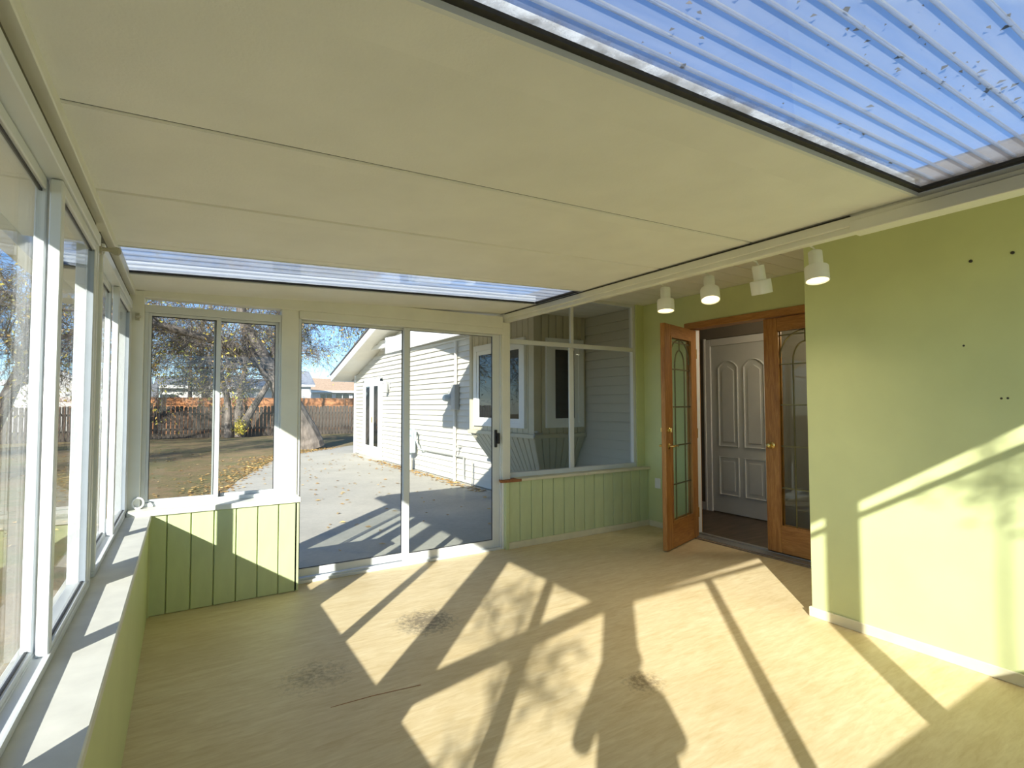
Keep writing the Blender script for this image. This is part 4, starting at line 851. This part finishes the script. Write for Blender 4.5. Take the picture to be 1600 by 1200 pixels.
# yellow shrub
ys = thing('yellow_shrub', 'small yellow-leaved shrub at the foot of the three-stemmed tree', 'shrub', (2.28, 27.5, EXT))
g = G(); tips = []
for i in range(16):
    a = rr.uniform(0, 6.28); e = Vector((2.28+0.25*math.cos(a)*rr.random(), 27.5+0.25*math.sin(a)*rr.random(), rr.uniform(0.3, 0.75)))
    mid = Vector((2.28, 27.5, 0.2)).lerp(e, 0.5); g.tube([(2.28, 27.5, EXT), mid, e], [0.015, 0.01, 0.006], 4)
    for t_ in (0.4, 0.6, 0.8, 1.0): tips.append((Vector((2.28, 27.5, 0.1)).lerp(e, t_), Vector((0, 0, 1))))
put('stems', g, M['bark_dark'], ys); put('leaves', leaves(tips, rr, 520, 0.10, 0.08), M['leaf_yellow'], ys, kind='stuff')
# trees out of the frame whose shade falls on the lawn and the floor
def shade_tree(x, y, h, seed, n, label, lev=3):
    tree('shade_tree', label, [([(x, y, EXT), (x+0.1, y, h*0.3), (x+0.2, y+0.2, h*0.6), (x, y, h*0.8)], [0.22, 0.18, 0.12, 0.06])], seed, lev, n, 0.14, kids=12, klen=h*0.34, bark='bark_dark', kfrom=0.35, jit=0.25)
shade_tree(-11, 8, 8, 61, 5200, 'leafy tree outside the picture shading the near lawn')
shade_tree(-14, 14, 9, 62, 5200, 'leafy tree outside the picture shading the far lawn')
tree('shade_sapling', 'thin sapling behind the camera throwing leaf shadows on the floor',
     [([(-3.4, -2.9, EXT), (-3.3, -2.8, 1.2), (-3.0, -2.4, 2.3), (-2.75, -2.1, 2.9)], [0.03, 0.026, 0.018, 0.008])],
     71, 3, 300, 0.075, kids=5, klen=0.65, bark='bark_dark', kfrom=0.6, jit=0.05)
tree('shade_sapling', 'taller thin sapling behind the camera throwing faint leaf shadows on the right wall',
     [([(-1.2, -4.2, EXT), (-1.15, -4.1, 1.8), (-0.9, -3.8, 3.2), (-0.6, -3.5, 3.8)], [0.03, 0.02, 0.012, 0.006])],
     73, 3, 50, 0.07, kids=3, klen=0.35, bark='bark_dark', kfrom=0.8, jit=0.06)
# fallen leaves
g = G(); rr = random.Random(9)
for i in range(2600):
    if i < 1500:
        k = rr.randint(2, len(patio_poly)-5); a = Vector(patio_poly[k]); b_ = Vector(patio_poly[k+1]); p = a.lerp(b_, rr.random()); x, y = p.x-abs(rr.gauss(0, 0.45))+0.08, p.y+rr.gauss(0, 0.2); z = EXT
        z = EXT+0.004
    elif i < 1720: x, y, z = rr.uniform(0.8, 4.4), rr.uniform(5.5, 17), EXT+0.006
    elif i < 2150: x, y, z = 4.5-abs(rr.gauss(0, 0.12)), rr.uniform(8, 16), EXT+0.006
    else: x, y, z = rr.uniform(-5, 1), rr.uniform(7, 22), EXT-0.004
    a = rr.uniform(0, 6.28); s_ = rr.uniform(0.025, 0.05); ca, sa = math.cos(a)*s_, math.sin(a)*s_
    g.add([(x-ca, y-sa, z+0.004), (x+sa*0.6, y-ca*0.6, z+rr.uniform(0, 0.02)), (x+ca, y+sa, z+0.004), (x-sa*0.6, y+ca*0.6, z+rr.uniform(0, 0.02))], [(0, 1, 2, 3)])
put('fallen_leaves', g, M['leaf_fallen'], kind='stuff', label='dry orange leaves along the patio edge and lawn', category='leaves')

# ================================================================== BEHIND THE LEFT SILL AND THE PHOTOGRAPHER
def plank_between(a, b_, w, t, name, mat, **k):
    a, b_ = Vector(a), Vector(b_); d_ = (b_-a).normalized(); n_ = Vector((1, 0, 0)); s_ = d_.cross(n_).normalized()*w/2; n2 = n_*t/2
    P = [a-s_-n2, a+s_-n2, a+s_+n2, a-s_+n2, b_-s_-n2, b_+s_-n2, b_+s_+n2, b_-s_+n2]
    return put(name, G().hexa(P), M[mat], **k)
plank_between((-0.46, 2.28, EXT), (-0.46, -0.42, 2.02), 0.115, 0.03, 'leaning_plank', 'dark_wood', label='plank leaning on the outside of the left windows', category='plank')
# person holding a camera, standing behind the viewpoint
side = Vector((0.848, -0.530, 0)); back = -Vector((fwd.x, fwd.y, 0)).normalized()
def PP(s_, b_, z): return Vector((0, 0, 0)) + side*s_ + back*b_ + Vector((0, 0, z))
pv = [PP(0.12, 0.20, 0.80), PP(0.09, 0.22, 0.98), PP(0.05, 0.23, 1.16), PP(0.01, 0.22, 1.27), PP(0.0, 0.20, 1.34), PP(0.0, 0.18, 1.44)]
pr = [0.135, 0.125, 0.14, 0.10, 0.05, 0.085]
pe = [(0, 1), (1, 2), (2, 3), (3, 4), (4, 5)]
def chain(start, pts):
    prev = start
    for p, r in pts:
        pv.append(p); pr.append(r); pe.append((prev, len(pv)-1)); prev = len(pv)-1
    return prev
for s_ in (-1, 1):
    chain(0, [(PP(0.13+s_*0.08, 0.20, 0.73), 0.075), (PP(0.14+s_*0.085, 0.19, 0.42), 0.055), (PP(0.14+s_*0.085, 0.20, 0.09), 0.040), (PP(0.14+s_*0.09, 0.14, 0.05), 0.040), (PP(0.14+s_*0.095, 0.05, 0.04), 0.034)])
    w_ = chain(3, [(PP(s_*0.15, 0.22, 1.255), 0.06), (PP(0.02+s_*0.21, 0.17, 1.08), 0.046), (PP(s_*0.10, 0.085, 1.30), 0.032), (PP(s_*0.075, 0.06, 1.355), 0.026)])
    for k in range(4):
        chain(w_, [(PP(s_*(0.072-0.004*k), 0.035, 1.37+0.018*k), 0.009), (PP(s_*0.055, 0.022, 1.372+0.019*k), 0.008), (PP(s_*(0.035+0.003*k), 0.028, 1.372+0.019*k), 0.007)])
    chain(w_, [(PP(s_*0.06, 0.085, 1.35), 0.010), (PP(s_*0.045, 0.10, 1.375), 0.009)])
me = bpy.data.meshes.new('person'); me.from_pydata([tuple(p) for p in pv], pe, []); me.materials.append(M['shirt'])
po = bpy.data.objects.new('person', me); COL.objects.link(po)
tag(po, 'person in dark clothes standing behind the viewpoint, seen only by the long shadow', 'person')
sk = po.modifiers.new('skin', 'SKIN'); me.skin_vertices.new() if not me.skin_vertices else None
for i, r in enumerate(pr): me.skin_vertices[0].data[i].radius = (r, r)
me.skin_vertices[0].data[0].use_root = True
po.modifiers.new('smooth', 'SUBSURF').levels = 1
POS[po.name] = Vector((0, 0, 0))
hd = PP(0.0, 0.185, 1.435)
g = G().lathe([(0.05, -0.115), (0.075, -0.08), (0.088, -0.02), (0.09, 0.03), (0.078, 0.07), (0.045, 0.098), (0.01, 0.105)], hd, 18)
f2 = -back
g.tube([hd+f2*0.085+Vector((0, 0, 0.01)), hd+f2*0.108+Vector((0, 0, -0.025))], [0.010, 0.014], 6)
put('head', g, M['skin'], po, smooth=True)
put('hair', G().lathe([(0.094, 0.0), (0.097, 0.035), (0.084, 0.078), (0.05, 0.106), (0.01, 0.113)], hd-f2*0.012, 18), M['hair'], po, smooth=True)
for s_ in (-1, 1):
    put('eye', G().lathe([(0.004, -0.012), (0.012, 0), (0.004, 0.012)], hd+f2*0.080+side*s_*0.032+Vector((0, 0, 0.012)), 8), M['vinyl'], po)
    put('ear', G().lathe([(0.008, -0.03), (0.016, 0), (0.008, 0.03)], hd+side*s_*0.09, 8), M['skin'], po)
put('mouth', G().tube([hd+f2*0.078+side*-0.025+Vector((0, 0, -0.062)), hd+f2*0.084+Vector((0, 0, -0.064)), hd+f2*0.078+side*0.025+Vector((0, 0, -0.062))], 0.006, 6), M['broken_wood'], po)
cm = thing('photo_camera', 'black camera held up by the person behind the viewpoint', 'camera', tuple(PP(0, 0.06, 1.36)))
q = [PP(-0.065, 0.082, 1.36), PP(0.065, 0.082, 1.36), PP(0.065, 0.05, 1.36), PP(-0.065, 0.05, 1.36)]
put('body', G().hexa(q+[p+Vector((0, 0, 0.085)) for p in q]), M['black'], cm, 0.004)
put('lens', G().lathe([(0.035, 0), (0.037, 0.02), (0.036, 0.035)], PP(0, 0.05, 1.40), 16, Vector((fwd.x, fwd.y, 0)).normalized()), M['black'], cm)
